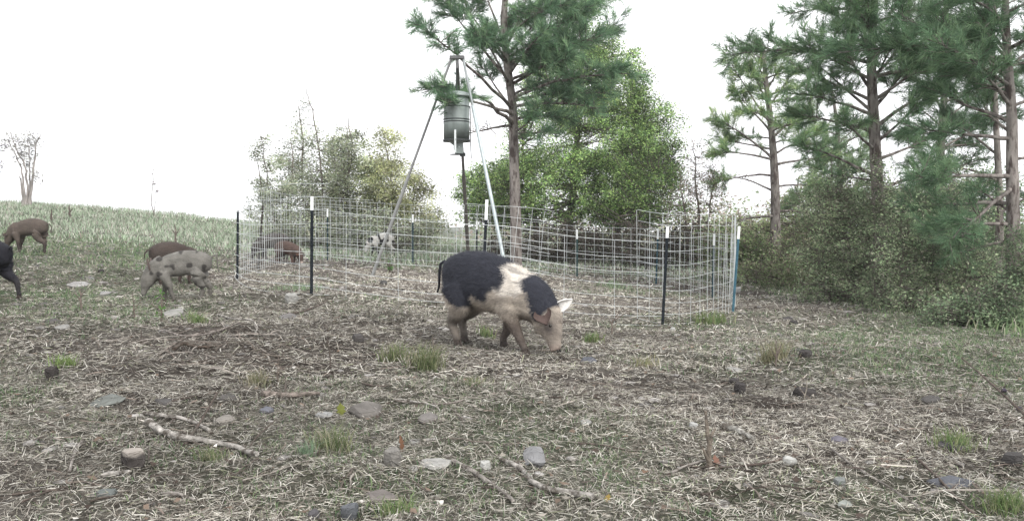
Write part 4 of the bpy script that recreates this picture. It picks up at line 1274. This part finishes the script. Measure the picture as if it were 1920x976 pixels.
crown_tree('hazy mid green tree showing between the two pine trunks', 1720, 21, [[(1720, 540, 0), (1715, 450, 0), (1705, 380, 0), (1700, 330, 0)], [(1760, 540, 0), (1780, 450, 0), (1800, 390, 0)]],
           [(1700, 400, 60, 60, 70), (1790, 430, 90, 60, 90), (1620, 440, 60, 50, 60), (1850, 400, 90, 90, 110), (1780, 350, 60, 70, 60), (1890, 480, 70, 70, 70), (1740, 500, 140, 30, 90)], 22000, .06, [(.2, .29, .15), (.16, .23, .13), (.27, .34, .19)], sr=.32, r0=.06, group=GU)
# distant wood behind everything on the right
mb = MB()
for q in range(170):
    d_ = 34 + rng.random() * 16
    px_ = 900 + rng.random() * 1250
    c_ = np.array(P(px_, 470 - rng.random() * 55 * (.5 + fbm(np.array([px_ / 120]), np.array([1.0]), 3)[0]), d_))
    leaves(mb, c_ + rng.normal(0, .75, (160, 3)) * np.array([1, 1, .6]), .16, pick(160, [(.3, .38, .22), (.23, .29, .18), (.4, .42, .28), (.42, .34, .3)], None, .25))
tag(mb.build('far_wood', M['leaf'], kind='stuff'), 'pale distant wood seen low between the trunks', 'woods')

# small trees on the left ridge
crown_tree('spindly many stemmed bare tree alone on the left ridge', 45, 35, [[(47, 378, 0), (44, 340, 0), (34, 300, 0), (14, 262, 0)], [(52, 378, 0), (56, 330, .2), (55, 290, 0), (52, 250, 0)], [(56, 378, 0), (62, 330, 0), (66, 280, 0), (75, 250, 0)], [(44, 378, 0), (40, 345, 0), (36, 330, 0)], [(50, 378, 0), (49, 320, 0), (30, 280, 0), (20, 248, 0)]],
           [(30, 268, 28, 16, 26), (58, 275, 18, 24, 30), (62, 320, 12, 26, 18), (38, 300, 10, 16, 8)], 800, .09, [(.3, .3, .27), (.36, .36, .33), (.24, .23, .24)], name='ridge_tree', sr=.3, r0=.05, barkm='pale_bark')
crown_tree('bare drooping shrub cut off by the left edge', -22, 36, [[(-25, 378, 0), (-22, 330, 0), (-10, 290, 0), (2, 285, 0)], [(-25, 378, 0), (-10, 320, 0), (4, 300, 0)]],
           [(-4, 300, 12, 24, 14), (-20, 300, 20, 30, 14)], 300, .08, [(.2, .2, .18), (.16, .15, .15)], name='ridge_shrub', cat='shrub', sr=.22, r0=.04)
crown_tree('tiny wispy sapling standing alone on the ridge against the sky', 287, 35, [[(287, 398, 0), (286, 360, 0), (287, 330, 0), (288, 306, 0)], [(287, 366, 0), (292, 360, 0), (298, 358, 0)]],
           [(288, 335, 3, 22, 6), (293, 359, 5, 2, 3)], 26, .09, [(.24, .2, .2)], name='sapling', cat='sapling', sr=.08, r0=.018)

# ------------------------------------------------------------------ stones, sticks, stalks


def stone(px, py, w, h, label, tone=.3, tint=(1, .95, .88), kind='slab', rot=None, d=None, lift=0, name='stone', cat='stone', dep=None):
    """angular stone; w,h in photograph pixels"""
    g = G(px, py + h * .35) if d is None else on(px, d)
    pm = g.y / F
    W = w * pm; Dp = (dep or (.9 if kind == 'slab' else .8)) * W; T = h * pm * (.42 if kind == 'slab' else .85)
    rs = np.random.default_rng(int(px * 7 + py))
    bm = bmesh.new()
    n = 5 + int(rs.random() * 2)
    ang = np.sort(rs.random(n) * .6 + np.arange(n)) / n * 2 * math.pi
    rr = .5 * (.72 + .42 * rs.random(n))
    for lv, (zz, sc) in enumerate(((-.5, .95), (.1, 1.04), (.5, .86))):
        for a, r_ in zip(ang, rr):
            bm.verts.new((math.cos(a) * r_ * W * sc * (1 + .05 * rs.normal()), math.sin(a) * r_ * Dp * sc, T * (zz + .06 * rs.normal()) + T * .35))
    bmesh.ops.convex_hull(bm, input=bm.verts)
    bmesh.ops.bevel(bm, geom=list(bm.edges), offset=min(W, T + .01) * .03, segments=1, affect='EDGES', profile=.6)
    bmesh.ops.subdivide_edges(bm, edges=list(bm.edges), cuts=1, use_grid_fill=True)
    for v in bm.verts:
        v.co += Vector(rs.normal(0, 1, 3)) * min(W, T + .015) * .016
    V = np.array([v.co[:] for v in bm.verts])
    bm.normal_update()
    me = bpy.data.meshes.new(name); bm.to_mesh(me); bm.free()
    at = me.color_attributes.new('Col', 'FLOAT_COLOR', 'POINT')
    c = np.tile(np.array(tint) * tone * .64, (len(V), 1)) * (.85 + .3 * rs.random((len(V), 1)))
    if px == 252: c[V[:, 2] > V[:, 2].max() - T * .22] = (.27, .245, .22)
    at.data.foreach_set('color', np.c_[c, np.ones(len(V))].astype(np.float32).ravel())
    me.materials.append(M['stone'])
    o_ = bpy.data.objects.new(name, me); COL.objects.link(o_)
    o_.location = (g.x, g.y, g.z + T * .16 + lift)
    o_.rotation_euler = rot or (R(8 + rs.random() * 10), R((rs.random() - .5) * 12), R((rs.random() - .5) * 30))
    return tag(o_, label, cat)


S_ = [
 (252, 860, 42, 44, 'dark brown cube-like rock with a pale flat top at lower left', .10, (1, .9, .85), 'block'),
 (425, 784, 42, 26, 'flat tan stone plate just beyond the forked pale branch', .34, (1, .93, .84), 'slab'),
 (502, 766, 28, 20, 'small blue grey stone under the short peeling log', .2, (.95, .97, 1.1), 'slab'),
 (608, 776, 36, 15, 'thin pale grey flat stone right of the short peeling log', .36, (1, 1, .98), 'slab'),
 (98, 702, 30, 24, 'dark hollow looking rock in the grass at the left', .07, (1, .9, .85), 'block'),
 (205, 750, 60, 13, 'long flat greenish grey stone sunk in the left grass', .22, (.95, 1, .93), 'slab'),
 (310, 752, 40, 18, 'dark wedge shaped stone left of the long thin twig', .12, (1, .95, .92), 'slab'),
 (803, 782, 48, 26, 'brown slab with a pale top below crossed twigs', .24, (1, .93, .88), 'slab'),
 (690, 766, 78, 34, 'broad earth coloured slab half buried beside the yellow green leaf', .2, (1, .93, .86), 'slab'),
 (736, 860, 42, 38, 'jagged pale brown stone beside the orange dead leaf', .27, (1, .95, .88), 'block'),
 (816, 868, 60, 26, 'pale flat pointed stone at the end of a grey branch', .44, (1, .98, .93), 'slab'),
 (775, 878, 22, 14, 'little pale flat stone left of the pale pointed one', .38, (1, .97, .9), 'slab'),
 (713, 930, 62, 30, 'brown layered slab near the bottom, with a stem across it', .24, (1, .9, .84), 'slab'),
 (1005, 860, 38, 46, 'upright tilted rectangular grey stone near bottom centre', .3, (.98, .98, 1), 'block'),
 (911, 876, 24, 22, 'small white stone chip with dark flecks', .55, (1, 1, .95), 'block'),
 (1010, 887, 20, 16, 'white jagged chip at the foot of the upright rectangular stone', .6, (1, .97, .93), 'slab'),
 (1098, 791, 30, 15, 'pale lozenge stone alone right of centre', .42, (1, .99, .95), 'slab'),
 (656, 958, 38, 30, 'rounded blue grey cobble at the bottom edge', .17, (.95, 1, 1.08), 'block'),
 (777, 828, 28, 14, 'small pale stone behind the orange dead leaf', .34, (1, .98, .93), 'slab'),
 (1512, 664, 30, 15, 'dark pointed rock in the open ground at the right', .09, (1, .92, .9), 'block'),
 (1506, 740, 46, 20, 'dark lumpy rock with dry stalks before it at the right', .08, (1, .92, .88), 'block'),
 (1386, 728, 24, 20, 'dark rock pair member left of the dry stalks', .08, (1, .92, .9), 'block'),
 (1377, 716, 20, 12, 'small dark rock touching the larger one behind it', .1, (1, .92, .9), 'block'),
 (1479, 866, 30, 16, 'white rounded stone at lower right', .55, (1, 1, .95), 'block'),
 (1585, 947, 34, 14, 'pale greenish flat stone near the bottom right', .4, (.95, 1, .93), 'slab'),
 (1573, 908, 26, 18, 'grey green stone beside a curled leaf, lower right', .28, (.95, 1, .97), 'block'),
 (1574, 824, 32, 20, 'lilac grey stone in the straw right of the bark slab', .2, (1, .95, 1.1), 'slab'),
 (1746, 748, 38, 18, 'dark slab in the short grass at right', .13, (1, .95, .92), 'slab'),
 (1782, 832, 56, 24, 'dark buried rock in the right hand grass', .12, (1, .95, 1), 'slab'),
 (1785, 905, 84, 22, 'long blue grey slab at the lower right', .16, (.93, .97, 1.08), 'slab'),
 (1377, 692, 36, 11, 'thin pale slab lying beyond the dark rock pair', .4, (1, .98, .93), 'slab'),
 (1102, 673, 34, 22, 'blue grey stone right of the large pig snout', .17, (.93, .97, 1.1), 'slab'),
 (545, 561, 30, 20, 'pale tilted stone just outside the near fence post', .4, (1, .99, .93), 'block'),
 (540, 594, 42, 12, 'flat grey slab below the tilted stone by the fence', .22, (1, .95, .92), 'slab'),
 (328, 585, 48, 16, 'pale flat slab in front of the grey spotted pig', .36, (1, .98, .92), 'slab'),
 (118, 612, 28, 10, 'small pale flat stone in the left grass', .36, (1, .98, .93), 'slab'),
 (98, 601, 34, 12, 'dark flat stone above the small pale one at left', .13, (1, .93, .9), 'slab'),
 (146, 533, 44, 8, 'long thin pale stone beyond the left weeds', .42, (1, .98, .95), 'slab'),
 (164, 522, 34, 7, 'thin dark edged stone above the long pale one', .2, (1, .97, .94), 'slab'),
 (190, 509, 14, 7, 'tiny dark stone on the left slope', .07, (1, .95, .93), 'block'),
 (186, 498, 20, 6, 'small flat grey stone on the left slope', .2, (1, .97, .94), 'slab'),
 (197, 548, 22, 9, 'pale stone right of the long pale thin one', .38, (1, .98, .95), 'slab'),
 (672, 634, 24, 14, 'dark brown stone left of the central grass tufts', .12, (1, .93, .9), 'block'),
 (1262, 618, 12, 8, 'small white stone at the foot of the leaning post', .6, (1, 1, .96), 'block'),
 (1478, 596, 22, 8, 'dark flat stone on the right hand path', .11, (1, .93, .93), 'slab'),
 (1487, 606, 18, 9, 'second dark stone on the right path, nearer', .09, (1, .93, .9), 'block'),
 (1300, 800, 16, 12, 'small white pebble beside the broken stub', .55, (1, 1, .97), 'block'),
 (1632, 868, 18, 10, 'pale chip lying at right of the lilac stone', .36, (1, .97, .93), 'slab'),
 (720, 531, 16, 7, 'dark stone inside the pen near the left tripod foot', .12, (1, .97, .94), 'block'),
 (1382, 545, 18, 12, 'white stone at the foot of the blue corner post', .6, (1, 1, .98), 'block'),
 (197, 922, 40, 26, 'greenish grey stone in the grass left of the cube-like rock', .2, (.92, 1, .96), 'slab'),
 (590, 968, 30, 18, 'dark cobble cut by the bottom edge left of centre', .13, (1, .95, 1), 'block'),
 (430, 744, 46, 12, 'dark low slab behind the flat tan plate', .13, (1, .93, .88), 'slab'),
 (1900, 862, 40, 26, 'dark rock at the right edge in the grass', .1, (1, .95, .93), 'block'),
]
_sr = np.random.default_rng(11)
for q in range(80):
    if q < 50: px_, py_ = _sr.uniform(10, 820), _sr.uniform(478, 640)
    elif q < 72: px_, py_ = _sr.uniform(60, 1800), _sr.uniform(640, 960)
    else: px_, py_ = _sr.uniform(1150, 1750), _sr.uniform(560, 760)
    if 810 < px_ < 1070 and py_ < 700: continue
    w_ = (8 + 16 * _sr.random() ** 2) * (.6 + .7 * (py_ - 460) / 400)
    o_ = stone(px_, py_, w_, w_ * _sr.uniform(.22, .4), 'small loose angular stone, one of many lying about in the litter', tone=_sr.choice([.1, .16, .24, .34]), tint=(1, .96, .92), kind='slab' if _sr.random() < .7 else 'block', name='loose_stone')
    o_['group'] = 'small loose stones scattered over the clearing'
for s in S_: stone(*s[:5], tone=s[5], tint=s[6], kind=s[7], rot=((R(-55), R(4), R(12)) if s[0] == 1005 else None))


def stick(label, pts, w, col=(.38, .35, .32), name='branch', cat='branch', up=None, twigs=(), jit=.25, m_='dead_wood', peel=0):
    """pts in photograph pixels on the ground; w = thickness in pixels (start,end); up: heights above ground in m"""
    W = [np.array(G(*p)) for p in pts]
    pm = W[0][1] / F * .92
    r0, r1 = w[0] * pm / 2, w[1] * pm / 2
    if up is None: up = [0] * len(W)
    for q, u in zip(W, up): q[2] += u + (r0 * .7) + .010
    C_ = cr(W, 5); n = len(C_)
    C_[1:-1] += rng.normal(0, r0 * .12, C_[1:-1].shape)
    o = C_[0].copy()
    m = MB()
    rr = np.linspace(r0, r1, n) * (1 + .16 * (vnoise(np.arange(n) * .45, np.zeros(n), int(pts[0][0])) - .5) * 2)
    cc = np.array(col) * (.55 + .9 * rng.random((n * 9, 1)))
    m.tube(C_ - o, rr, 9, cc, True, jit)
    ob = m.build(name, M[m_], None, True, loc=tuple(o))
    tag(ob, label, cat)
    for tw in twigs:
        tp = [np.array(G(*p)) + np.array([0, 0, u]) for p, u in tw[0]]
        m = MB(); m.tube(cr(tp, 4) - o, np.linspace(tw[1] * pm / 2, tw[1] * pm / 5, (len(tp) - 1) * 4 + 1), 6, tw[2] if len(tw) > 2 else np.array(col) * .5, True, .2)
        m.build('twig', M[m_], ob, True)
    return ob


PALE = (.34, .32, .295); GREYW = (.25, .23, .21); DK = (.10, .08, .07)
stick('forked pale branch with dark side twigs lying at lower left', [(279, 812), (305, 822), (345, 832), (395, 838), (440, 848), (482, 866)], (17, 9), PALE, up=[.03, .01, 0, 0, 0, .01],
      twigs=[([((345, 836), .0), ((372, 818), .05), ((408, 786), .13)], 8, DK), ([((460, 852), .0), ((480, 838), .04), ((520, 815), .08)], 4, DK), ([((482, 866), 0), ((500, 885), 0)], 5, PALE)])
stick('thinner mottled branch just behind the forked one', [(270, 780), (310, 786), (350, 795), (392, 812)], (9, 7), PALE)
stick('pale thick curved branch at the bottom centre', [(938, 868), (975, 885), (1000, 912), (1030, 925), (1070, 932), (1112, 941)], (10, 13), PALE, twigs=[([((1000, 915), .01), ((1018, 935), .0)], 5, PALE), ([((980, 890), .0), ((968, 868), .05), ((964, 850), .09)], 3, PALE)])
stick('weathered grey branch leading down right of the pointed stone', [(838, 866), (870, 882), (905, 905), (940, 930), (962, 948)], (10, 7), GREYW)
stick('short dark log with peeling bark left of centre', [(491, 747), (520, 748), (550, 750), (600, 745)], (14, 9), (.2, .17, .15), name='log', cat='log', twigs=[([((536, 748), .02), ((535, 732), .08)], 4, DK)])
stick('thin double twig crossing above the brown slab', [(740, 756), (780, 760), (830, 762), (872, 755)], (5, 3), (.25, .22, .2), twigs=[([((760, 758), .02), ((815, 768), .02), ((825, 774), .0)], 5, PALE)], name='twig_branch', cat='twig')
stick('long thin twig left of the short log', [(322, 757), (370, 748), (420, 738), (470, 733)], (4, 2), DK, name='twig_branch', cat='twig')
stick('small broken pale stick with dark end near the cube-like rock', [(190, 900), (215, 896), (241, 892)], (10, 8), PALE, name='broken_stick', cat='stick')
stick('grey stick running towards the viewer at far lower left', [(158, 830), (142, 850), (130, 893)], (8, 5), GREYW, name='broken_stick', cat='stick')
stick('long thin dark twig low at the left edge', [(40, 950), (85, 932), (130, 920), (180, 915)], (5, 3), DK, name='twig_branch', cat='twig')
stick('flaking grey stick at the bottom left of centre', [(305, 932), (335, 934), (365, 945)], (8, 6), GREYW, name='broken_stick', cat='stick')
stick('weathered bark slab beside the broken stub', [(1352, 806), (1380, 814), (1414, 832)], (16, 9), (.34, .33, .3), name='bark_slab', cat='bark')
stick('long dark root-like twig at lower right', [(1275, 880), (1330, 884), (1400, 880), (1450, 872), (1478, 862)], (6, 4), DK, name='twig_branch', cat='twig')
stick('bent pale reddish stick left of the broken stub', [(1255, 895), (1290, 878), (1325, 870)], (6, 4), GREYW, name='broken_stick', cat='stick')
stick('long straight twig running down to the bottom right', [(1560, 848), (1600, 880), (1660, 915), (1720, 955)], (5, 4), GREYW, name='twig_branch', cat='twig')
stick('second straight twig parallel near the bottom right corner', [(1720, 868), (1760, 905), (1800, 950), (1830, 974)], (6, 4), DK, name='twig_branch', cat='twig')
stick('thin twig arching over the dark hollow at left centre', [(310, 628), (340, 646), (362, 652), (400, 640), (450, 612)], (4, 3), (.25, .22, .2), up=[.02, .05, .07, .05, .02], name='twig_branch', cat='twig')
stick('curved pale twig above the dark hollow', [(410, 596), (440, 608), (470, 612), (482, 622), (478, 632)], (4, 2), PALE, up=[.01, .03, .04, .03, .0], name='twig_branch', cat='twig')
stick('forked twig reaching left of the dark hollow', [(300, 668), (330, 655), (370, 642), (420, 628), (470, 600)], (4, 2), (.2, .17, .15), up=[.0, .03, .05, .04, .02], name='twig_branch', cat='twig')
stick('gnarled dark root piece at the dark hollow', [(325, 660), (345, 655), (370, 662), (398, 655)], (9, 6), (.07, .055, .045), up=[0, .02, .02, 0], name='root', cat='root')
stick('dark twig lying left of the grass tufts', [(680, 726), (705, 729), (735, 727)], (5, 3), DK, name='twig_branch', cat='twig')
stick('curved twig below the small hollow, centre left', [(490, 668), (520, 672), (545, 678), (560, 690)], (5, 3), (.15, .13, .11), name='twig_branch', cat='twig')
stick('thin twig in the straw right of bottom centre', [(1085, 836), (1130, 842), (1180, 850), (1240, 846)], (4, 2), DK, name='twig_branch', cat='twig')
stick('dark bent twig by the fence at left', [(540, 592), (565, 588), (600, 575), (615, 565)], (5, 2), DK, name='twig_branch', cat='twig')


def stalk(label, px, py, hpx, w, col, lean=0, fork=(), name='dead_stalk', cat='stalk', d=None, leafc=None, nleaf=0):
    g = np.array(G(px, py)) if d is None else np.array(on(px, d)); pm = g[1] / F
    hgt = hpx * pm
    top = g + np.array([lean * pm, 0, hgt])
    pts = wavy(g - np.array([0, 0, .01]), top, 8, hgt * .06)
    m = MB(); m.tube(pts - g, np.linspace(w * pm / 2, w * pm / 5, 8), 7, col, True, .15)
    ob = m.build(name, M['dead_wood'], None, True, loc=tuple(g)); tag(ob, label, cat)
    for (t, dx, dz) in fork:
        a = pts[int(t * 7)]; b = a + np.array([dx * pm, rng.normal(0, 1) * .02, dz * pm])
        m = MB(); m.tube(wavy(a, b, 5, hgt * .04) - g, np.linspace(w * pm / 3, w * pm / 8, 5), 5, col); m.build('twig', M['dead_wood'], ob, True)
    if nleaf:
        m = MB(); L_ = pts[rng.integers(2, 8, nleaf)] - g + rng.normal(0, hgt * .1, (nleaf, 3))
        leaves(m, L_, 10 * pm, np.tile(leafc, (nleaf, 1))); m.build('leaves', M['leaf'], ob)
    return ob


BR = (.17, .14, .12)
stalk('thick broken stub standing upright at lower right', 1330, 880, 110, 13, (.2, .17, .14), -8, [(.2, -22, 40), (.5, 12, 26)], name='broken_stub', cat='stub')
stalk('small forked sapling before the near right fence', 1146, 628, 30, 4, BR, 2, [(.9, 22, 30), (.6, -6, 16), (.95, 30, 18)], name='sapling', cat='sapling')
stalk('dark forked weed stalk at left in the grass', 152, 582, 40, 5, BR, -3, [(.6, 10, 14), (.5, -12, 16)])
stalk('leafy weed stem in front of the grey pig legs', 302, 602, 50, 4, BR, 2, [(.5, -18, 16), (.7, 10, 18)], leafc=(.12, .22, .07), nleaf=16)
stalk('thin dark stem left of the grey spotted pig', 253, 596, 50, 3, BR, -3, [(.4, 14, 20)])
stalk('thin upright stem by the left hand twigs', 265, 648, 30, 3, DK, 0)
stalk('slim dark stem right of the hollow at left centre', 618, 690, 60, 3, DK, -4)
stalk('tall dry stalk in the grass tuft left of the boar', 812, 690, 62, 3, BR, 0, [(.5, 5, 20)])
stalk('cluster stem of dry weed at the right centre', 1455, 686, 52, 4, BR, -2, [(.3, -12, 24), (.4, 10, 30), (.5, 14, 20)])
stalk('dry thin stalk before the dark lumpy rock', 1508, 752, 50, 3, (.3, .27, .23), 2, [(.4, -8, 20)])
stalk('dark dead stalk on the ridge left of the pair of pigs', 134, 400, 26, 5, DK, -3, [(.5, 6, 10)], d=30)
stalk('brown dry stalk on the slope above the red brown pig', 330, 446, 44, 4, BR, -2, [(.6, 8, 10), (.7, -8, 8)], d=21)
stalk('short dark stalk on the ridge above the brown pig', 96, 398, 22, 5, DK, 2, d=28)
stalk('thin stem near the fallen straw by lower left stick', 520, 720, 52, 3, BR, 2)
stalk('bushy dry stem inside the pen near the tripod foot', 731, 512, 20, 4, DK, 0, [(.7, 6, 8), (.7, -7, 7)], leafc=(.15, .25, .1), nleaf=14)
# the dark wand leaning in from the right edge
a = np.array(P(1958, 812, 4.1)); b = np.array(P(1803, 670, 5.1))
g = np.array([a[0] + .12, a[1] - .05, Hs(a[0] + .12, a[1] - .05) - .02])
pts = cr([g, a, np.array(P(1880, 738, 4.6)), b], 6)
m = MB(); m.tube(pts - g, np.linspace(.010, .0035, len(pts)), 7, DK, True, .2)
wand = m.build('leaning_stem', M['dead_wood'], None, True, loc=tuple(g)); tag(wand, 'dark thorny stem leaning in from the right edge', 'stem')
for (px_, py_, d_) in ((1882, 731, 4.6), (1912, 766, 4.4)):
    m = MB(); m.add(IV2 * np.array([.016, .012, .012]) * (1 + .3 * (rng.random((len(IV2), 1)) - .5)) + np.array(P(px_, py_, d_)) - g, IF2, (.07, .06, .08)); m.build('seed_head', M['dead_wood'], wand, True)
m = MB(); m.tube([np.array(P(1925, 778, 4.35)) - g, np.array(P(1895, 792, 4.3)) - g, np.array(P(1872, 806, 4.3)) - g], [.003, .002, .001], 5, DK); m.build('twig', M['dead_wood'], wand, True)


import random as _r
def tuft(label, px, py, hpx, wpx, n, cols, lean=.9, name='grass_tuft', group='grass tufts in the open ground'):
    g = G(px, py); pm = g.y / F
    x = g.x + rng.normal(0, wpx * pm * .24, n); y = g.y + rng.normal(0, wpx * pm * .2, n)
    m = MB(); hn = hpx * pm * (.35 + .8 * rng.random(n))
    blades(m, x, y, hn, np.full(n, max(.003, 1.5 * pm)), pick(n, cols), lean)
    shift(m, (g.x, g.y, g.z))
    tag(m.build(name, M['grass'], loc=tuple(g)), label, 'grass tuft', group)


G1 = [(.15, .19, .09), (.2, .22, .12), (.33, .31, .22), (.11, .15, .07)]
G2 = [(.17, .23, .10), (.13, .2, .08), (.24, .26, .14)]
tuft('tallest green grass tuft left of the boar hind feet', 800, 694, 60, 62, 260, G1)
tuft('green grass tuft beside the tallest one, to its left', 738, 680, 44, 46, 170, G1)
tuft('bright green tuft near the boar snout', 1110, 645, 30, 34, 120, G2)
tuft('small tuft behind the boar front legs', 912, 632, 28, 30, 90, G2)
tuft('dry yellow green tuft in the bare ground at right centre', 1450, 680, 54, 60, 170, [(.33, .31, .22), (.2, .2, .12), (.26, .24, .16)])
tuft('green tuft left of the jagged pale brown stone', 620, 845, 58, 90, 210, G1)
tuft('sage green leafy tuft right of the forked pale branch', 575, 858, 44, 30, 70, [(.17, .24, .16), (.2, .27, .18)], 1.1)
tuft('dry tuft beyond the fence post by the pen', 485, 720, 34, 62, 140, [(.27, .25, .18), (.18, .19, .11)])
tuft('bright tuft between the dark rock and left edge', 120, 688, 30, 50, 120, [(.2, .27, .10), (.16, .22, .09)])
tuft('green tuft behind the grey spotted pig feet', 372, 606, 30, 46, 120, G2)
tuft('green tuft at the bottom right corner', 1885, 955, 50, 90, 260, G2)
tuft('green clump by the long blue grey slab', 1790, 840, 50, 80, 200, G2)
tuft('leafy clump at the foot of the right fence corner', 1335, 606, 26, 80, 170, G2)
tuft('low green clump inside the pen at left', 560, 545, 20, 110, 200, [(.2, .27, .17), (.25, .3, .2)])
tuft('low green clump inside the pen on the right', 1150, 540, 18, 70, 120, [(.2, .27, .17), (.25, .3, .2)])
tuft('green tuft at the bottom left of the cube-like rock', 400, 868, 40, 60, 120, G1)
tuft('grass clump at the bottom edge under the brown layered slab', 745, 965, 40, 80, 170, G2)
tuft('pale tuft right of the tuft with dry stalk', 890, 720, 22, 50, 80, G1)
tuft('tuft of dry grass left of the blue corner post foot', 1210, 690, 30, 40, 90, [(.3, .28, .18), (.24, .25, .13)])


def big_leaf(label, px, py, s, c, tilt):
    g = G(px, py); pm = g.y / F; L = s * pm
    m = MB()
    n = 9; V = []
    for i in range(n):
        t = i / (n - 1); w_ = math.sin(math.pi * min(t * 1.02, 1)) ** .8 * .27 * (1 + .4 * math.sin(i * 2.6))
        for u in (-1, 0, 1):
            V.append((u * w_ * L, -.12 * L * math.sin(t * 3) + abs(u) * .1 * L, t * L))
    Fq = []
    for i in range(n - 1):
        for j in (0, 1): Fq.append((i * 3 + j, i * 3 + j + 1, i * 3 + 3 + j + 1, i * 3 + 3 + j))
    m.add(V, Fq, c); ob = m.build('fallen_leaf', M['leaf'], None, True, loc=tuple(g)); ob.rotation_euler = tilt
    tag(ob, label, 'leaf')


big_leaf('yellow green oak leaf standing up beside the buried slab', 641, 782, 28, (.2, .22, .06), (R(-14), R(-6), R(12)))
big_leaf('orange brown dead leaf standing among stones', 755, 848, 32, (.2, .11, .07), (R(-12), R(8), R(70)))
big_leaf('reddish dead leaf by the foot of the broken stub', 1346, 878, 26, (.3, .17, .13), (R(-40), R(10), R(20)))
big_leaf('small yellow leaf right of the upright rectangular stone', 1136, 942, 20, (.36, .26, .08), (R(-50), R(0), R(-30)))

# added thin scattering volume imitating veiling glare: closed box round the whole scene
hz = MB(); hz.box((0, 285, 20), (900, 650, 90))
hm = bpy.data.materials.new('glare_veil'); hm.use_nodes = True
hn_ = hm.node_tree; hn_.nodes.clear()
pv = hn_.nodes.new('ShaderNodeVolumePrincipled'); pv.inputs['Color'].default_value = (.97, .97, 1, 1); pv.inputs['Density'].default_value = VEIL_DENSITY
ho = hn_.nodes.new('ShaderNodeOutputMaterial'); hn_.links.new(pv.outputs[0], ho.inputs['Volume'])
hz.build('glare_veil', hm, kind='stuff')
